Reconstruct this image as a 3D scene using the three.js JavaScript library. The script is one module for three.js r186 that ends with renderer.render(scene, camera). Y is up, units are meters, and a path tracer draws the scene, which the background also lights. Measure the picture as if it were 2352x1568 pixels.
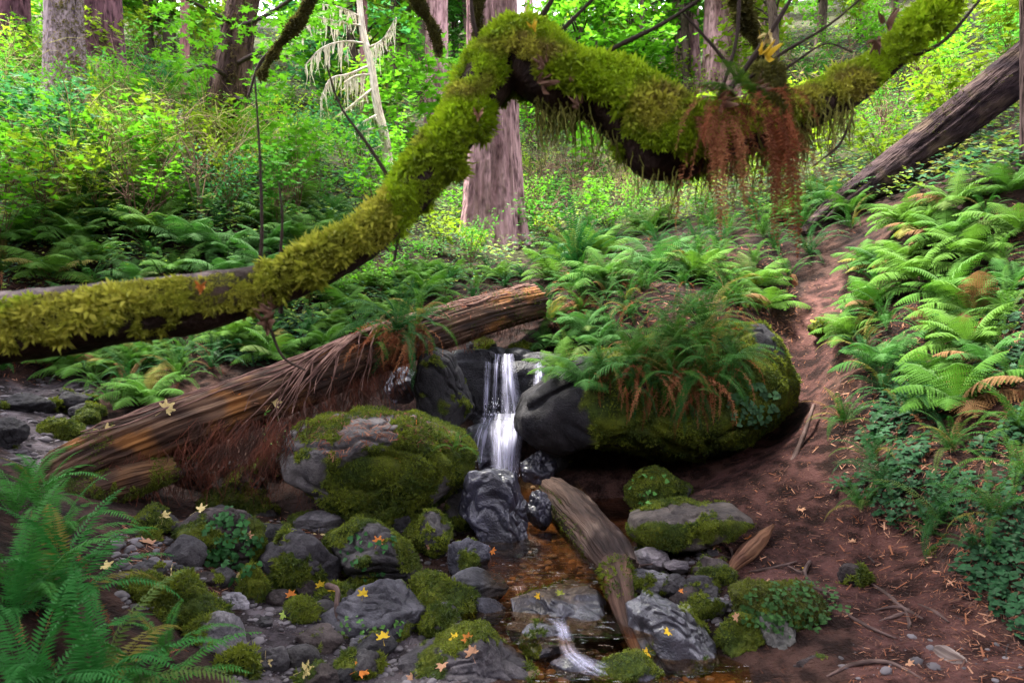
import * as THREE from 'three';
import { mergeGeometries, mergeVertices } from 'three/addons/utils/BufferGeometryUtils.js';
import { ImprovedNoise } from 'three/addons/math/ImprovedNoise.js';

// ---------- camera, sky, sun, exposure ----------
const V3 = THREE.Vector3, scene = new THREE.Scene();
const PW = 2352, PH = 1568, EYE = new V3(0, 1.6, 0), F = 1607;      // photo pixels, eye, focal length in pixels
const camera = new THREE.PerspectiveCamera(2 * Math.atan(PH / 2 / F) * 180 / Math.PI, PW / PH, 0.05, 600);
camera.position.copy(EYE); camera.lookAt(0, 1.6, -10);
camera.focus = 5.6; camera.userData.fStop = 3.2;
const renderer = new THREE.WebGLRenderer({ antialias: true });
renderer.toneMapping = THREE.LinearToneMapping;
renderer.toneMappingExposure = 11;
renderer.shadowMap.enabled = true;
{ // bright overcast sky, a little violet-blue
  const w = 128, h = 64, data = new Float32Array(w * h * 4);
  for (let y = 0; y < h; y++) for (let x = 0; x < w; x++) {
    const el = Math.max(0, Math.sin(((y + 0.5) / h - 0.5) * Math.PI)), L = 0.62 + 0.5 * el;
    data.set([L * 0.96, L * 0.93, L * 1.08, 1], (y * w + x) * 4);
  }
  const t = new THREE.DataTexture(data, w, h, THREE.RGBAFormat, THREE.FloatType);
  t.mapping = THREE.EquirectangularReflectionMapping; t.magFilter = THREE.LinearFilter; t.needsUpdate = true;
  scene.background = t; scene.environment = t;
}
const sun = new THREE.DirectionalLight(new THREE.Color(1, 0.95, 0.84), 4.0);
sun.position.set(-9, 30, -17); sun.target.position.set(0, 2, -11);
sun.castShadow = true; sun.shadow.radius = 18; sun.shadow.mapSize.set(2048, 2048);
Object.assign(sun.shadow.camera, { left: -45, right: 45, top: 45, bottom: -45, near: 1, far: 120 });
scene.add(sun, sun.target);

// ---------- helpers ----------
let seed = 7;
const rnd = () => { seed |= 0; seed = seed + 0x6D2B79F5 | 0; let t = Math.imul(seed ^ seed >>> 15, 1 | seed); t = t + Math.imul(t ^ t >>> 7, 61 | t) ^ t; return ((t ^ t >>> 14) >>> 0) / 4294967296; };
const rr = (a, b) => a + (b - a) * rnd(), pick = a => a[Math.floor(rnd() * a.length)];
const inoise = new ImprovedNoise(), N = (x, y, z) => inoise.noise(x, y, z);
const fbm = (x, y, z, o = 4) => { let s = 0, a = 0.5; for (let i = 0; i < o; i++) { s += a * N(x, y, z); x = x * 2.03 + 11.3; y = y * 2.03 + 5.1; z = z * 2.03 + 7.7; a *= 0.5; } return s; };
const sm = (a, b, x) => { const t = Math.min(1, Math.max(0, (x - a) / (b - a))); return t * t * (3 - 2 * t); };
const mix = (a, b, t) => a + (b - a) * t, mix3 = (a, b, t) => [mix(a[0], b[0], t), mix(a[1], b[1], t), mix(a[2], b[2], t)];
const P = (px, py, d) => new V3((px - PW / 2) / F * d, 1.6 - (py - PH / 2) / F * d, -d);
const toPx = v => { const d = -v.z; return d > 0.1 ? [PW / 2 + v.x / d * F, PH / 2 - (v.y - 1.6) / d * F, d] : [-9e9, -9e9, d]; };
const inPoly = (x, y, p) => { let c = false; for (let i = 0, j = p.length - 1; i < p.length; j = i++) if ((p[i][1] > y) !== (p[j][1] > y) && x < (p[j][0] - p[i][0]) * (y - p[i][1]) / (p[j][1] - p[i][1]) + p[i][0]) c = !c; return c; };
const used = {};
const numbered = n => { const k = used[n] = (used[n] ?? -1) + 1; return k ? n + '_' + String(k).padStart(3, '0') : n; };
function tag(o, name, label, category, group, kind) {
  o.name = numbered(name); o.userData = { label };
  if (category) o.userData.category = category;
  if (group) o.userData.group = group;
  if (kind) o.userData.kind = kind;
  scene.add(o); return o;
}
function thing(name, label, category, pos, group) { const g = new THREE.Group(); g.position.copy(pos); return tag(g, name, label, category, group); }
function shadows(o) { o.castShadow = o.receiveShadow = true; return o; }
function part(name, geo, m, parent, kind) { const o = shadows(new THREE.Mesh(geo, m)); o.name = name; if (kind) o.userData.kind = kind; parent.add(o); return o; }
const local = (geo, g) => geo.translate(-g.position.x, -g.position.y, -g.position.z);   // world-built geometry into its thing's frame
function instances(name, geo, m, mats, parent, colors, kind = 'stuff') {
  const o = shadows(new THREE.InstancedMesh(geo, m, mats.length)); o.name = name; if (kind) o.userData.kind = kind;
  const inv = parent && parent !== scene ? new THREE.Matrix4().makeTranslation(-parent.position.x, -parent.position.y, -parent.position.z) : null, t = new THREE.Matrix4(), c = new THREE.Color();
  mats.forEach((k, i) => { o.setMatrixAt(i, inv ? t.multiplyMatrices(inv, k) : k); if (colors) o.setColorAt(i, c.setRGB(...colors[i])); });
  (parent || scene).add(o); return o;
}
const UP = new V3(0, 1, 0);
function frame(pos, up, spin, sx, sy = sx, sz = sx) {   // matrix with local y along up
  const q = new THREE.Quaternion().setFromUnitVectors(UP, up).multiply(new THREE.Quaternion().setFromAxisAngle(UP, spin));
  return new THREE.Matrix4().compose(pos, q, new V3(sx, sy, sz));
}

const ORD = 'first second third fourth fifth sixth seventh eighth ninth tenth eleventh twelfth thirteenth fourteenth fifteenth sixteenth seventeenth eighteenth nineteenth twentieth'.split(' ').map((w, i) => i ? w + ' nearest' : 'nearest');
const toName = [];   // [thing, description]: labels are finished once all landmarks stand
function nameByLandmark(marks) {
  const slots = new Map();
  for (const [o, desc] of toName) { let best = null, bd = 1e9; for (const [w, p] of marks) { const d = p.distanceTo(o.position); if (d < bd) { bd = d; best = w; } } const k = desc + '|' + best; (slots.get(k) ?? slots.set(k, []).get(k)).push([bd, o, desc, best]); }
  for (const l of slots.values()) { l.sort((p, q) => p[0] - q[0]); l.forEach(([, o, desc, w], i) => { o.userData.label = l.length === 1 ? desc + ' near ' + w : ORD[i] ? desc + ', ' + ORD[i] + ' to ' + w : desc + ' well away from ' + w; }); }
}

// ---------- textures: tileable fine relief and grain ----------
function lattice(n, s) { const a = new Float32Array(n * n), k = seed; seed = s; for (let i = 0; i < a.length; i++) a[i] = rnd(); seed = k; return a; }
const lats = {};
function tnoise(u, v, px, py, s) {   // periodic value noise, px by py cells
  const key = s % 5, L = lats[key] ??= lattice(256, 99 + key); u *= px; v *= py;
  const x = Math.floor(u), y = Math.floor(v), fx = u - x, fy = v - y, a = fx * fx * (3 - 2 * fx), b = fy * fy * (3 - 2 * fy);
  const g = (i, j) => L[(((j % py) + py) % py) % 256 * 256 + (((i % px) + px) % px + s * 37) % 256];
  return mix(mix(g(x, y), g(x + 1, y), a), mix(g(x, y + 1), g(x + 1, y + 1), a), b);
}
const tf = (u, v, px, py, o, s) => { let t = 0, a = 0.5, w = 0; for (let i = 0; i < o; i++) { t += a * tnoise(u, v, px, py, s + i); w += a; a *= 0.55; px *= 2; py *= 2; } return t / w; };
function tex(n, fn, rep = 1, colour = true) {
  const d = new Uint8Array(n * n * 4);
  for (let y = 0; y < n; y++) for (let x = 0; x < n; x++) {
    let c = fn((x + 0.5) / n, (y + 0.5) / n); if (!Array.isArray(c)) c = [c, c, c];
    for (let k = 0; k < 3; k++) { let q = Math.min(1, Math.max(0, c[k])); if (colour) q = q <= 0.0031308 ? 12.92 * q : 1.055 * q ** (1 / 2.4) - 0.055; d[(y * n + x) * 4 + k] = q * 255; }
    d[(y * n + x) * 4 + 3] = 255;
  }
  const t = new THREE.DataTexture(d, n, n); t.wrapS = t.wrapT = THREE.RepeatWrapping; t.magFilter = THREE.LinearFilter; t.minFilter = THREE.LinearMipmapLinearFilter; t.generateMipmaps = true;
  t.repeat.set(rep, rep); if (colour) t.colorSpace = THREE.SRGBColorSpace; t.needsUpdate = true; return t;
}
const ridge = x => 1 - Math.abs(2 * x - 1);
const rockH = (u, v) => 0.5 * tf(u, v, 9, 9, 6, 1) + 0.1 * ridge(tf(u, v, 5, 22, 4, 3)) + 0.4 * tf(u, v, 64, 64, 3, 2);
const rockMap = tex(512, (u, v) => { const a = rockH(u, v), b = tf(u, v, 9, 9, 5, 7), w = sm(0.7, 0.76, tf(u, v, 14, 14, 4, 9)); return mix3(mix3([0.3, 0.3, 0.33], [1, 0.98, 0.96], sm(0.25, 0.75, 0.5 * a + 0.5 * b)), [1, 1, 1], w * 0.8); }, 1);
const rockBump = tex(512, rockH, 1, false);
const barkH = (u, v) => { const w = 0.05 * (tf(u, v, 3, 3, 3, 1) - 0.5); return 0.6 * ridge(tf(u + w, v, 18, 3, 4, 2)) + 0.4 * tf(u + w, v, 70, 5, 3, 5); };
const barkMap = tex(512, (u, v) => { const h = barkH(u, v), q = tf(u, v, 10, 4, 4, 8); return mix3([0.12, 0.09, 0.1], [1, 0.95, 0.95], sm(0.38, 0.82, h * 0.75 + q * 0.35)); }, 1);
const barkBump = tex(512, barkH, 1, false);
const woodH = (u, v) => { const w = 0.04 * (tf(u, v, 2, 4, 3, 4) - 0.5); return 0.5 * tf(u + w, v, 26, 2, 4, 3) + 0.5 * tf(u + w, v, 90, 3, 3, 6); };
const woodMap = tex(512, (u, v) => { const h = woodH(u, v), q = tf(u, v, 5, 4, 5, 8); return mix3([0.22, 0.17, 0.16], [1, 0.95, 0.9], sm(0.28, 0.7, h * 0.75 + q * 0.3)); }, 1);
const woodBump = tex(512, woodH, 1, false);
const soilH = (u, v) => 0.5 * tf(u, v, 8, 8, 6, 1) + 0.5 * Math.max(tf(u, v, 20, 90, 2, 3), tf(u, v, 90, 20, 2, 5), tf(u, v, 60, 60, 2, 2));
const soilMap = tex(1024, (u, v) => {
  const b = tf(u, v, 10, 10, 6, 2), f1 = sm(0.78, 0.86, tf(u + 0.1 * v, v, 16, 110, 2, 3)), f2 = sm(0.78, 0.86, tf(u, v + 0.15 * u, 110, 18, 2, 6)), f3 = sm(0.8, 0.86, tf(u, v, 90, 90, 2, 4));
  let c = mix3([0.2, 0.18, 0.18], [0.95, 0.92, 0.92], sm(0.3, 0.7, b)); c = mix3(c, [1, 0.78, 0.62], Math.max(f1, f2) * 0.8); return mix3(c, [1, 0.95, 0.9], f3 * 0.5);
}, 1);
const soilBump = tex(1024, soilH, 1, false);
const mat = (o) => { return new THREE.MeshPhysicalMaterial({ side: THREE.DoubleSide, roughness: 0.9, specularIntensity: (o.roughness ?? 0.9) > 0.65 ? 0.2 : 1, ...o }); };
const rgb = (r, g, b) => new THREE.Color().setRGB(r, g, b);
const M = {
  rock: mat({ vertexColors: true, map: rockMap, bumpMap: rockBump, bumpScale: 0.014, roughness: 0.72 }),
  wetRock: mat({ vertexColors: true, map: rockMap, bumpMap: rockBump, bumpScale: 0.013, roughness: 0.38, clearcoat: 0.2, clearcoatRoughness: 0.25 }),
  damp: mat({ vertexColors: true, map: rockMap, bumpMap: rockBump, bumpScale: 0.03, roughness: 0.55, specularIntensity: 0.7 }),
  bark: mat({ vertexColors: true, map: barkMap, bumpMap: barkBump, bumpScale: 0.06, roughness: 0.95 }),
  wood: mat({ vertexColors: true, map: woodMap, bumpMap: woodBump, bumpScale: 0.024, roughness: 0.7 }),
  soil: mat({ vertexColors: true, map: soilMap, bumpMap: soilBump, bumpScale: 0.035, roughness: 0.95 }),
  moss: mat({ color: rgb(1, 1, 1), roughness: 1, transmission: 0.4 }),
  root: mat({ vertexColors: true, map: barkMap, roughness: 0.85 }),
  twig: mat({ color: rgb(0.045, 0.032, 0.026), roughness: 0.85 }),
  stem: mat({ color: rgb(0.11, 0.07, 0.04), roughness: 0.85 }),
};
const leafMat = (r, g, b, tr = 0.4, coat = 0.25) => mat({ color: rgb(r, g, b), roughness: 0.95, transmission: tr, clearcoat: coat * 0.35, clearcoatRoughness: 0.35 });

// box-mapped uv in metres; splits faces by the axis they face, keeps smooth normals
function boxUV(geo, scale) {
  if (!geo.attributes.normal) geo.computeVertexNormals();
  const g = geo.index ? geo.toNonIndexed() : geo, p = g.attributes.position, uv = new Float32Array(p.count * 2), a = new V3(), b = new V3(), c = new V3();
  for (let i = 0; i < p.count; i += 3) {
    a.fromBufferAttribute(p, i); b.fromBufferAttribute(p, i + 1); c.fromBufferAttribute(p, i + 2);
    const n = b.clone().sub(a).cross(c.clone().sub(a)), x = Math.abs(n.x), y = Math.abs(n.y), z = Math.abs(n.z);
    [a, b, c].forEach((q, k) => { const [s, t] = x > y && x > z ? [q.z, q.y] : y > z ? [q.x, q.z] : [q.x, q.y]; uv[(i + k) * 2] = s * scale; uv[(i + k) * 2 + 1] = t * scale; });
  }
  g.setAttribute('uv', new THREE.BufferAttribute(uv, 2)); return g;
}
// tube along a spline: pts [[Vector3, radius], ...]
function tube(pts, { radial = 10, step = 0.05, disp, color, uvs = 1, cap = true, closed = 0, jag = 0 } = {}) {
  const curve = new THREE.CatmullRomCurve3(pts.map(p => p[0]), false, 'centripetal'), len = curve.getLength(), n = Math.max(2, Math.min(240, Math.round(len / step)));
  const pos = [], uv = [], col = [], idx = []; let prev = null;
  const rad = t => { const k = t * (pts.length - 1), i = Math.min(pts.length - 2, Math.floor(k)); return mix(pts[i][1], pts[i + 1][1], k - i); };
  const add = (q, u, v, th, t, r) => { pos.push(q.x, q.y, q.z); uv.push(u, v); if (color) col.push(...color(q, th, t, r)); };
  const r0 = pts.reduce((s, p) => s + p[1], 0) / pts.length, circ = Math.max(1, Math.round(2 * Math.PI * r0 * uvs * 4)) / 4;
  for (let i = 0; i <= n; i++) {
    const t = i / n, c = curve.getPoint(t), T = curve.getTangent(t), r = rad(t);
    if (!prev) prev = Math.abs(T.y) > 0.9 ? new V3(0, 0, 1) : new V3(0, 1, 0);
    const X = prev.clone().sub(T.clone().multiplyScalar(prev.dot(T))).normalize(), Y = T.clone().cross(X); prev = X;
    for (let j = 0; j <= radial; j++) {
      const th = j / radial * Math.PI * 2, d = X.clone().multiplyScalar(Math.cos(th)).addScaledVector(Y, Math.sin(th));
      let k = 1; if (disp) k = disp(c.clone().addScaledVector(d, r), th, t, d, r);
      const e = jag && (i === 0 || i === n || i === 1 || i === n - 1) ? (i < 2 ? -1 : 1) * (i === 0 || i === n ? 1 : 0.4) * jag * r * 2.2 * (0.1 + fbm(Math.cos(th) * 2.5 + r * 40, Math.sin(th) * 2.5, 3, 3)) : 0;
      add(c.clone().addScaledVector(d, r * k).addScaledVector(T, e), j / radial * circ, t * len * uvs, th, t, r);
    }
  }
  for (let i = 0; i < n; i++) for (let j = 0; j < radial; j++) { const a = i * (radial + 1) + j, b = a + radial + 1; idx.push(a, a + 1, b, b, a + 1, b + 1); }
  if (cap) for (const e of [0, n]) {
    const k = pos.length / 3, c = curve.getPoint(e / n), T = curve.getTangent(e / n).multiplyScalar(e ? 1 : -1), r = rad(e / n);
    add(c.addScaledVector(T, r * closed), 0.5, 0.5, 0, e / n, r);
    for (let j = 0; j <= radial; j++) { const m = (e * (radial + 1) + j) * 3, q = new V3(pos[m], pos[m + 1], pos[m + 2]); add(q, 0.5 + Math.cos(j / radial * 6.28318) * r * uvs, 0.5 + Math.sin(j / radial * 6.28318) * r * uvs, j / radial * 6.28318, e / n, r); }
    for (let j = 0; j < radial; j++) e ? idx.push(k, k + 1 + j, k + 2 + j) : idx.push(k, k + 2 + j, k + 1 + j);
  }
  const g = new THREE.BufferGeometry();
  g.setAttribute('position', new THREE.Float32BufferAttribute(pos, 3)); g.setAttribute('uv', new THREE.Float32BufferAttribute(uv, 2));
  if (color) g.setAttribute('color', new THREE.Float32BufferAttribute(col, 3));
  g.setIndex(idx); g.computeVertexNormals();
  const nn = g.attributes.normal, v = new V3(), w = new V3();
  for (let i = 0; i <= n; i++) { const a = i * (radial + 1), b = a + radial; v.fromBufferAttribute(nn, a).add(w.fromBufferAttribute(nn, b)).normalize(); nn.setXYZ(a, v.x, v.y, v.z); nn.setXYZ(b, v.x, v.y, v.z); }
  return g;
}
// points spread over a mesh (world coordinates), where keep(point, normal) allows
function spread(geo, count, keep) {
  const p = geo.attributes.position, nn = geo.attributes.normal, ix = geo.index, nt = (ix ? ix.count : p.count) / 3, cum = new Float32Array(nt), A = new V3(), B = new V3(), C = new V3(); let s = 0;
  const id = k => ix ? ix.getX(k) : k;
  for (let i = 0; i < nt; i++) { A.fromBufferAttribute(p, id(i * 3)); B.fromBufferAttribute(p, id(i * 3 + 1)).sub(A); C.fromBufferAttribute(p, id(i * 3 + 2)).sub(A); s += B.cross(C).length() / 2; cum[i] = s; }
  const out = [];
  for (let k = 0; k < count; k++) {
    const t = rnd() * s; let lo = 0, hi = nt - 1; while (lo < hi) { const m = lo + hi >> 1; cum[m] < t ? lo = m + 1 : hi = m; }
    let u = rnd(), v = rnd(); if (u + v > 1) { u = 1 - u; v = 1 - v; }
    const w = 1 - u - v, q = new V3(), n = new V3(), ids = [id(lo * 3), id(lo * 3 + 1), id(lo * 3 + 2)];
    [u, v, w].forEach((f, j) => { A.fromBufferAttribute(p, ids[j]); q.addScaledVector(A, f); A.fromBufferAttribute(nn, ids[j]); n.addScaledVector(A, f); });
    n.normalize(); if (!keep || keep(q, n)) out.push([q, n]);
  }
  return out;
}
// ---------- ground: heights through points mostly read off the photograph ----------
const ctrl = [
  [0, 1568, 2.2], [200, 1568, 2.5], [400, 1560, 2.9], [600, 1560, 3.3], [100, 1350, 2.8], [0, 1200, 3.2], [300, 1400, 3.4], [450, 1300, 4.2], [620, 1450, 3.8], [650, 1350, 4.3], [750, 1220, 5], [600, 1150, 5.6],
  [350, 1180, 4.9], [200, 1130, 5], [50, 1050, 5.2], [100, 950, 6.4], [250, 880, 7.4], [450, 830, 7.8], [600, 800, 8.2], [60, 880, 7.6], [0, 620, 8.5], [200, 600, 9], [400, 560, 9.6], [600, 560, 10], [750, 640, 9.6],
  [0, 450, 10.5], [250, 420, 11.5], [450, 420, 12], [650, 450, 13], [150, 240, 15], [0, 250, 14], [400, 300, 17], [550, 330, 16], [850, 400, 17], [720, 300, 21], [900, 250, 26], [200, 100, 24], [600, 130, 30], [1100, 150, 36], [1500, 130, 36], [1900, 80, 34], [2300, 60, 26],
  [1150, 824, 7.75], [1050, 840, 7.8], [1260, 840, 7.8], [1150, 1105, 7.15], [1230, 1110, 7.0], [1060, 1100, 6.9], [1150, 800, 8.2], [1120, 720, 9.5], [1000, 640, 10.5], [1130, 560, 15], [1000, 500, 15], [1300, 520, 15.5], [1400, 400, 20], [1700, 350, 19], [1600, 500, 12.5], [1350, 660, 8.6], [1500, 650, 8.5], [1650, 620, 9], [1750, 650, 8.8],
  [1650, 740, 7.6], [1500, 780, 7.4], [1800, 770, 7.8], [1860, 880, 7.2], [1800, 1000, 6.7], [1700, 1080, 6.2], [1600, 1130, 5.8], [1350, 1150, 6.5], [1500, 1140, 6.6], [1700, 1200, 5.2], [1850, 1200, 5], [1850, 1350, 4.2], [2050, 1400, 3.9], [2000, 1550, 3.4],
  [2200, 1500, 3.4], [2340, 1560, 3.1], [2340, 1400, 3.5], [2100, 1250, 4.4], [1950, 1150, 5], [1950, 1000, 5.5], [1900, 900, 6.3], [1950, 750, 7], [2000, 620, 7.8], [1900, 600, 8.6], [2100, 1100, 4.6], [2300, 1200, 3.9], [2300, 1000, 4.6], [2150, 850, 5.6], [2340, 800, 5],
  [2250, 650, 6.2], [2340, 500, 6.6], [2100, 500, 7.6], [2200, 400, 9], [1950, 450, 10], [2000, 350, 13], [2300, 300, 11], [2300, 150, 17], [2000, 150, 22],
  [1290, 1315, 4.9], [1300, 1400, 4.4], [1350, 1530, 3.9], [1500, 1575, 3.6], [1650, 1580, 3.6], [1150, 1150, 6.4], [900, 1400, 4.3], [900, 1530, 3.6], [1100, 1560, 3.4], [750, 1530, 3.5],
].map(a => { const p = P(...a); return [p.x, p.z, p.y]; }).concat([
  [0, 0, 0], [0, -2, -0.1], [0, 4, 0.3], [0, 9, 3], [-8, 8, 5], [8, 8, 5.5], [0, 22, 12], [-25, 22, 16], [25, 22, 17], [-3, 0, 0.9], [3, 0, 0.45], [-6, 0, 2.2], [7, 0, 2.8], [6, -4, 2.7], [10, -6, 5.5], [14, -10, 8.5], [-6, -4, 2.4], [-10, -8, 5], [-14, -14, 8], [-60, -100, 44], [0, -110, 48], [60, -100, 46], [-45, -40, 25], [50, -40, 28],  // unseen ground behind the viewer raised to block low light
  [-30, 0, 10], [30, 0, 12], [-60, 30, 26], [60, 30, 28], [0, 45, 26], [-20, -30, 15], [22, -26, 14], [0, -60, 29], [-30, -70, 34], [34, -70, 36],
]);
const tps = (() => {   // thin-plate spline, slightly smoothed
  const n = ctrl.length, m = n + 3, A = Array.from({ length: m }, () => new Float64Array(m + 1)), U = r2 => r2 > 1e-9 ? r2 * Math.log(r2) : 0;
  for (let i = 0; i < n; i++) { for (let j = 0; j < n; j++) A[i][j] = U((ctrl[i][0] - ctrl[j][0]) ** 2 + (ctrl[i][1] - ctrl[j][1]) ** 2) + (i === j ? 0.03 : 0); const q = [1, ctrl[i][0], ctrl[i][1]]; for (let k = 0; k < 3; k++) A[i][n + k] = A[n + k][i] = q[k]; A[i][m] = ctrl[i][2]; }
  for (let c = 0; c < m; c++) { let b = c; for (let r = c + 1; r < m; r++) if (Math.abs(A[r][c]) > Math.abs(A[b][c])) b = r; [A[c], A[b]] = [A[b], A[c]]; for (let r = c + 1; r < m; r++) { const f = A[r][c] / A[c][c]; if (f) for (let k = c; k <= m; k++) A[r][k] -= f * A[c][k]; } }
  const w = new Float64Array(m); for (let i = m - 1; i >= 0; i--) { let s = A[i][m]; for (let k = i + 1; k < m; k++) s -= A[i][k] * w[k]; w[i] = s / A[i][i]; }
  return (x, z) => { let s = w[n] + w[n + 1] * x + w[n + 2] * z; for (let i = 0; i < n; i++) s += w[i] * U((x - ctrl[i][0]) ** 2 + (z - ctrl[i][1]) ** 2); return s; };
})();
const hcache = new Map();
const H = (x, z) => tps(x, z) + 0.1 * fbm(x * 0.9, 3, z * 0.9, 3) + 0.05 * fbm(x * 3.5, 9, z * 3.5, 4) + (z > -9 ? 0.03 * fbm(x * 11, 4, z * 11, 2) : 0);
const hq = new Map(), HS = 0.12;
const node = (i, j) => { const k = i * 20000 + j; let v = hq.get(k); if (v === undefined) hq.set(k, v = H(i * HS, j * HS)); return v; };
const Hq = (x, z) => { const u = x / HS, w = z / HS, i = Math.floor(u), j = Math.floor(w), f = u - i, g = w - j; return mix(mix(node(i, j), node(i + 1, j), f), mix(node(i, j + 1), node(i + 1, j + 1), f), g); };
const groundN = (x, z) => new V3(Hq(x - 0.1, z) - Hq(x + 0.1, z), 0.2, Hq(x, z - 0.1) - Hq(x, z + 0.1)).normalize();
function G(px, py, d0 = 1.6) {   // where the ray through a photo pixel meets the ground
  let a = d0; for (let d = d0; d < 90; d += 0.06 + d * 0.01) { const p = P(px, py, d); if (p.y < Hq(p.x, p.z)) { let lo = a, hi = d; for (let k = 0; k < 12; k++) { const m = (lo + hi) / 2, q = P(px, py, m); q.y < Hq(q.x, q.z) ? hi = m : lo = m; } const q = P(px, py, hi); q.y = H(q.x, q.z); return q; } a = d; }
  return null;
}
const TRAIL = [[1560, 1165], [1660, 1090], [1780, 920], [1820, 760], [1850, 640], [1930, 620], [1950, 780], [1880, 930], [1880, 1060], [1960, 1150], [2150, 1300], [2352, 1500], [2500, 1568], [2352, 1900], [1900, 1900], [1950, 1568], [1975, 1440], [1720, 1330], [1590, 1290], [1650, 1220], [1730, 1170]];
const GRAVEL = [[560, 1330], [760, 1360], [1000, 1480], [1150, 1600], [560, 1700], [540, 1480]], SIDE = [[0, 880], [190, 860], [230, 960], [180, 1020], [120, 1080], [0, 1060]];
const CREEK = [[1130, 1090], [1350, 1130], [1330, 1240], [1440, 1340], [1480, 1480], [1720, 1568], [1720, 1700], [1250, 1700], [1150, 1480], [1100, 1350], [1200, 1300]];
{
  const nx = 330, nz = 400, pos = [], col = [], uv = [], idx = [];
  const fx = s => 7 * s + 85 * Math.sign(s) * Math.abs(s) ** 4.5, fz = s => 5 - (21 * s + 165 * s ** 5.5);
  for (let j = 0; j <= nz; j++) for (let i = 0; i <= nx; i++) {
    const z = j < 12 ? 5 + (12 - j) ** 2 * 0.3 : fz((j - 12) / (nz - 12)), x = fx(i / nx * 2 - 1) - 0.12 * Math.min(0, z) * (i / nx * 2 - 1) * 3.2, y = H(x, z);
    pos.push(x, y, z); uv.push((x + 0.7 * y * Math.tanh(x / 2)) * 0.9, (z - 0.7 * y) * 0.9);
    const [a, b] = toPx(new V3(x, y, z)), q = fbm(x * 1.3, 1, z * 1.3, 4), e = 24 * N(x * 3, 0, z * 3);
    let c = mix3([0.022, 0.013, 0.011], [0.05, 0.026, 0.02], sm(-0.3, 0.3, q));
    if (z > -12) {
      if (inPoly(a + e, b + e, TRAIL)) c = mix3([0.04, 0.018, 0.0155], [0.078, 0.037, 0.032], sm(-0.3, 0.3, q));
      else if (inPoly(a + e, b + e, GRAVEL) || inPoly(a + e, b, SIDE)) c = mix3([0.05, 0.043, 0.048], [0.1, 0.088, 0.098], sm(-0.3, 0.3, q));
      else if (inPoly(a + e, b, CREEK)) c = mix3([0.07, 0.036, 0.015], [0.14, 0.08, 0.03], sm(-0.3, 0.3, q));
    } else c = mix3([0.03, 0.03, 0.012], [0.05, 0.06, 0.018], sm(-0.2, 0.3, q));
    col.push(...c);
  }
  for (let j = 0; j < nz; j++) for (let i = 0; i < nx; i++) { const a = j * (nx + 1) + i, b = a + nx + 1; idx.push(a, b, a + 1, b, b + 1, a + 1); }
  for (let k = 0; k < idx.length; k += 3) [idx[k + 1], idx[k + 2]] = [idx[k + 2], idx[k + 1]];
  const g = new THREE.BufferGeometry(); g.setAttribute('position', new THREE.Float32BufferAttribute(pos, 3)); g.setAttribute('color', new THREE.Float32BufferAttribute(col, 3)); g.setAttribute('uv', new THREE.Float32BufferAttribute(uv, 2)); g.setIndex(idx); g.computeVertexNormals();
  if (g.attributes.normal.getY(5000) < 0) { for (let k = 0; k < idx.length; k += 3) [idx[k + 1], idx[k + 2]] = [idx[k + 2], idx[k + 1]]; g.setIndex(idx); g.computeVertexNormals(); }
  var ground = tag(shadows(new THREE.Mesh(g, M.soil)), 'ground', 'brown forest floor of soil, litter and gravel with a worn trail', null, null, 'structure');
}
console.log('ground', Math.round(performance.now()));

// ---------- moss ----------
const mossGeo = (n, len, wid, droop) => {   // one sprig: n narrow bent blades
  const pos = [], idx = [];
  for (let i = 0; i < n; i++) {
    const a = i / n * 6.283 + rr(-0.4, 0.4), out = rr(0.35, 0.9), l = len * rr(0.6, 1.1), cx = Math.cos(a), cz = Math.sin(a), k = pos.length / 3, w = wid * rr(0.7, 1.2);
    const mid = [cx * out * l * 0.5, l * 0.62, cz * out * l * 0.5], tip = [cx * out * l * 1.05, l * (0.95 - droop), cz * out * l * 1.05];
    pos.push(-cz * w * 0.5, 0, cx * w * 0.5, cz * w * 0.5, 0, -cx * w * 0.5, mid[0] - cz * w, mid[1], mid[2] + cx * w, mid[0] + cz * w, mid[1], mid[2] - cx * w, ...tip);
    idx.push(k, k + 1, k + 2, k + 1, k + 3, k + 2, k + 2, k + 3, k + 4);
  }
  const g = new THREE.BufferGeometry(); g.setAttribute('position', new THREE.Float32BufferAttribute(pos, 3)); g.setIndex(idx); g.computeVertexNormals(); return g;
};
const sprigs = [mossGeo(6, 1, 0.09, 0.25), mossGeo(7, 1, 0.07, 0.45), mossGeo(5, 1, 0.12, 0.1)];
const MOSS_A = [0.135, 0.165, 0.012], MOSS_B = [0.04, 0.066, 0.009], MOSS_C = [0.24, 0.22, 0.035];
function mossOn(parent, spots, size, tones = [MOSS_A, MOSS_B], droop = 0.25, name = 'moss') {
  const mats = [], cols = [];
  for (const [q, n] of spots) {
    const up = n.clone().add(new V3(rr(-0.5, 0.5), rr(-0.5, 0.5) - droop, rr(-0.5, 0.5))).normalize(), s = size * rr(0.5, 1.4) * (1 + 0.9 * N(q.x * 6, q.y * 6, q.z * 6)), t = sm(-0.35, 0.35, fbm(q.x * 5, q.y * 5, q.z * 5, 3) + rr(-0.2, 0.2));
    mats.push(frame(q, up, rr(0, 6.28), s, s * rr(0.7, 1.3), s)); const c0 = mix3(tones[0], tones[1], t), c = tones[2] ? mix3(c0, tones[2], sm(0.08, 0.22, fbm(q.x * 3.1 + 9, q.y * 3.1, q.z * 3.1, 3))) : c0, f = rr(0.8, 1.25); cols.push(c.map(v => v * f));
  }
  if (mats.length) instances(name, pick(sprigs), M.moss, mats, parent, cols);
}

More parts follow.
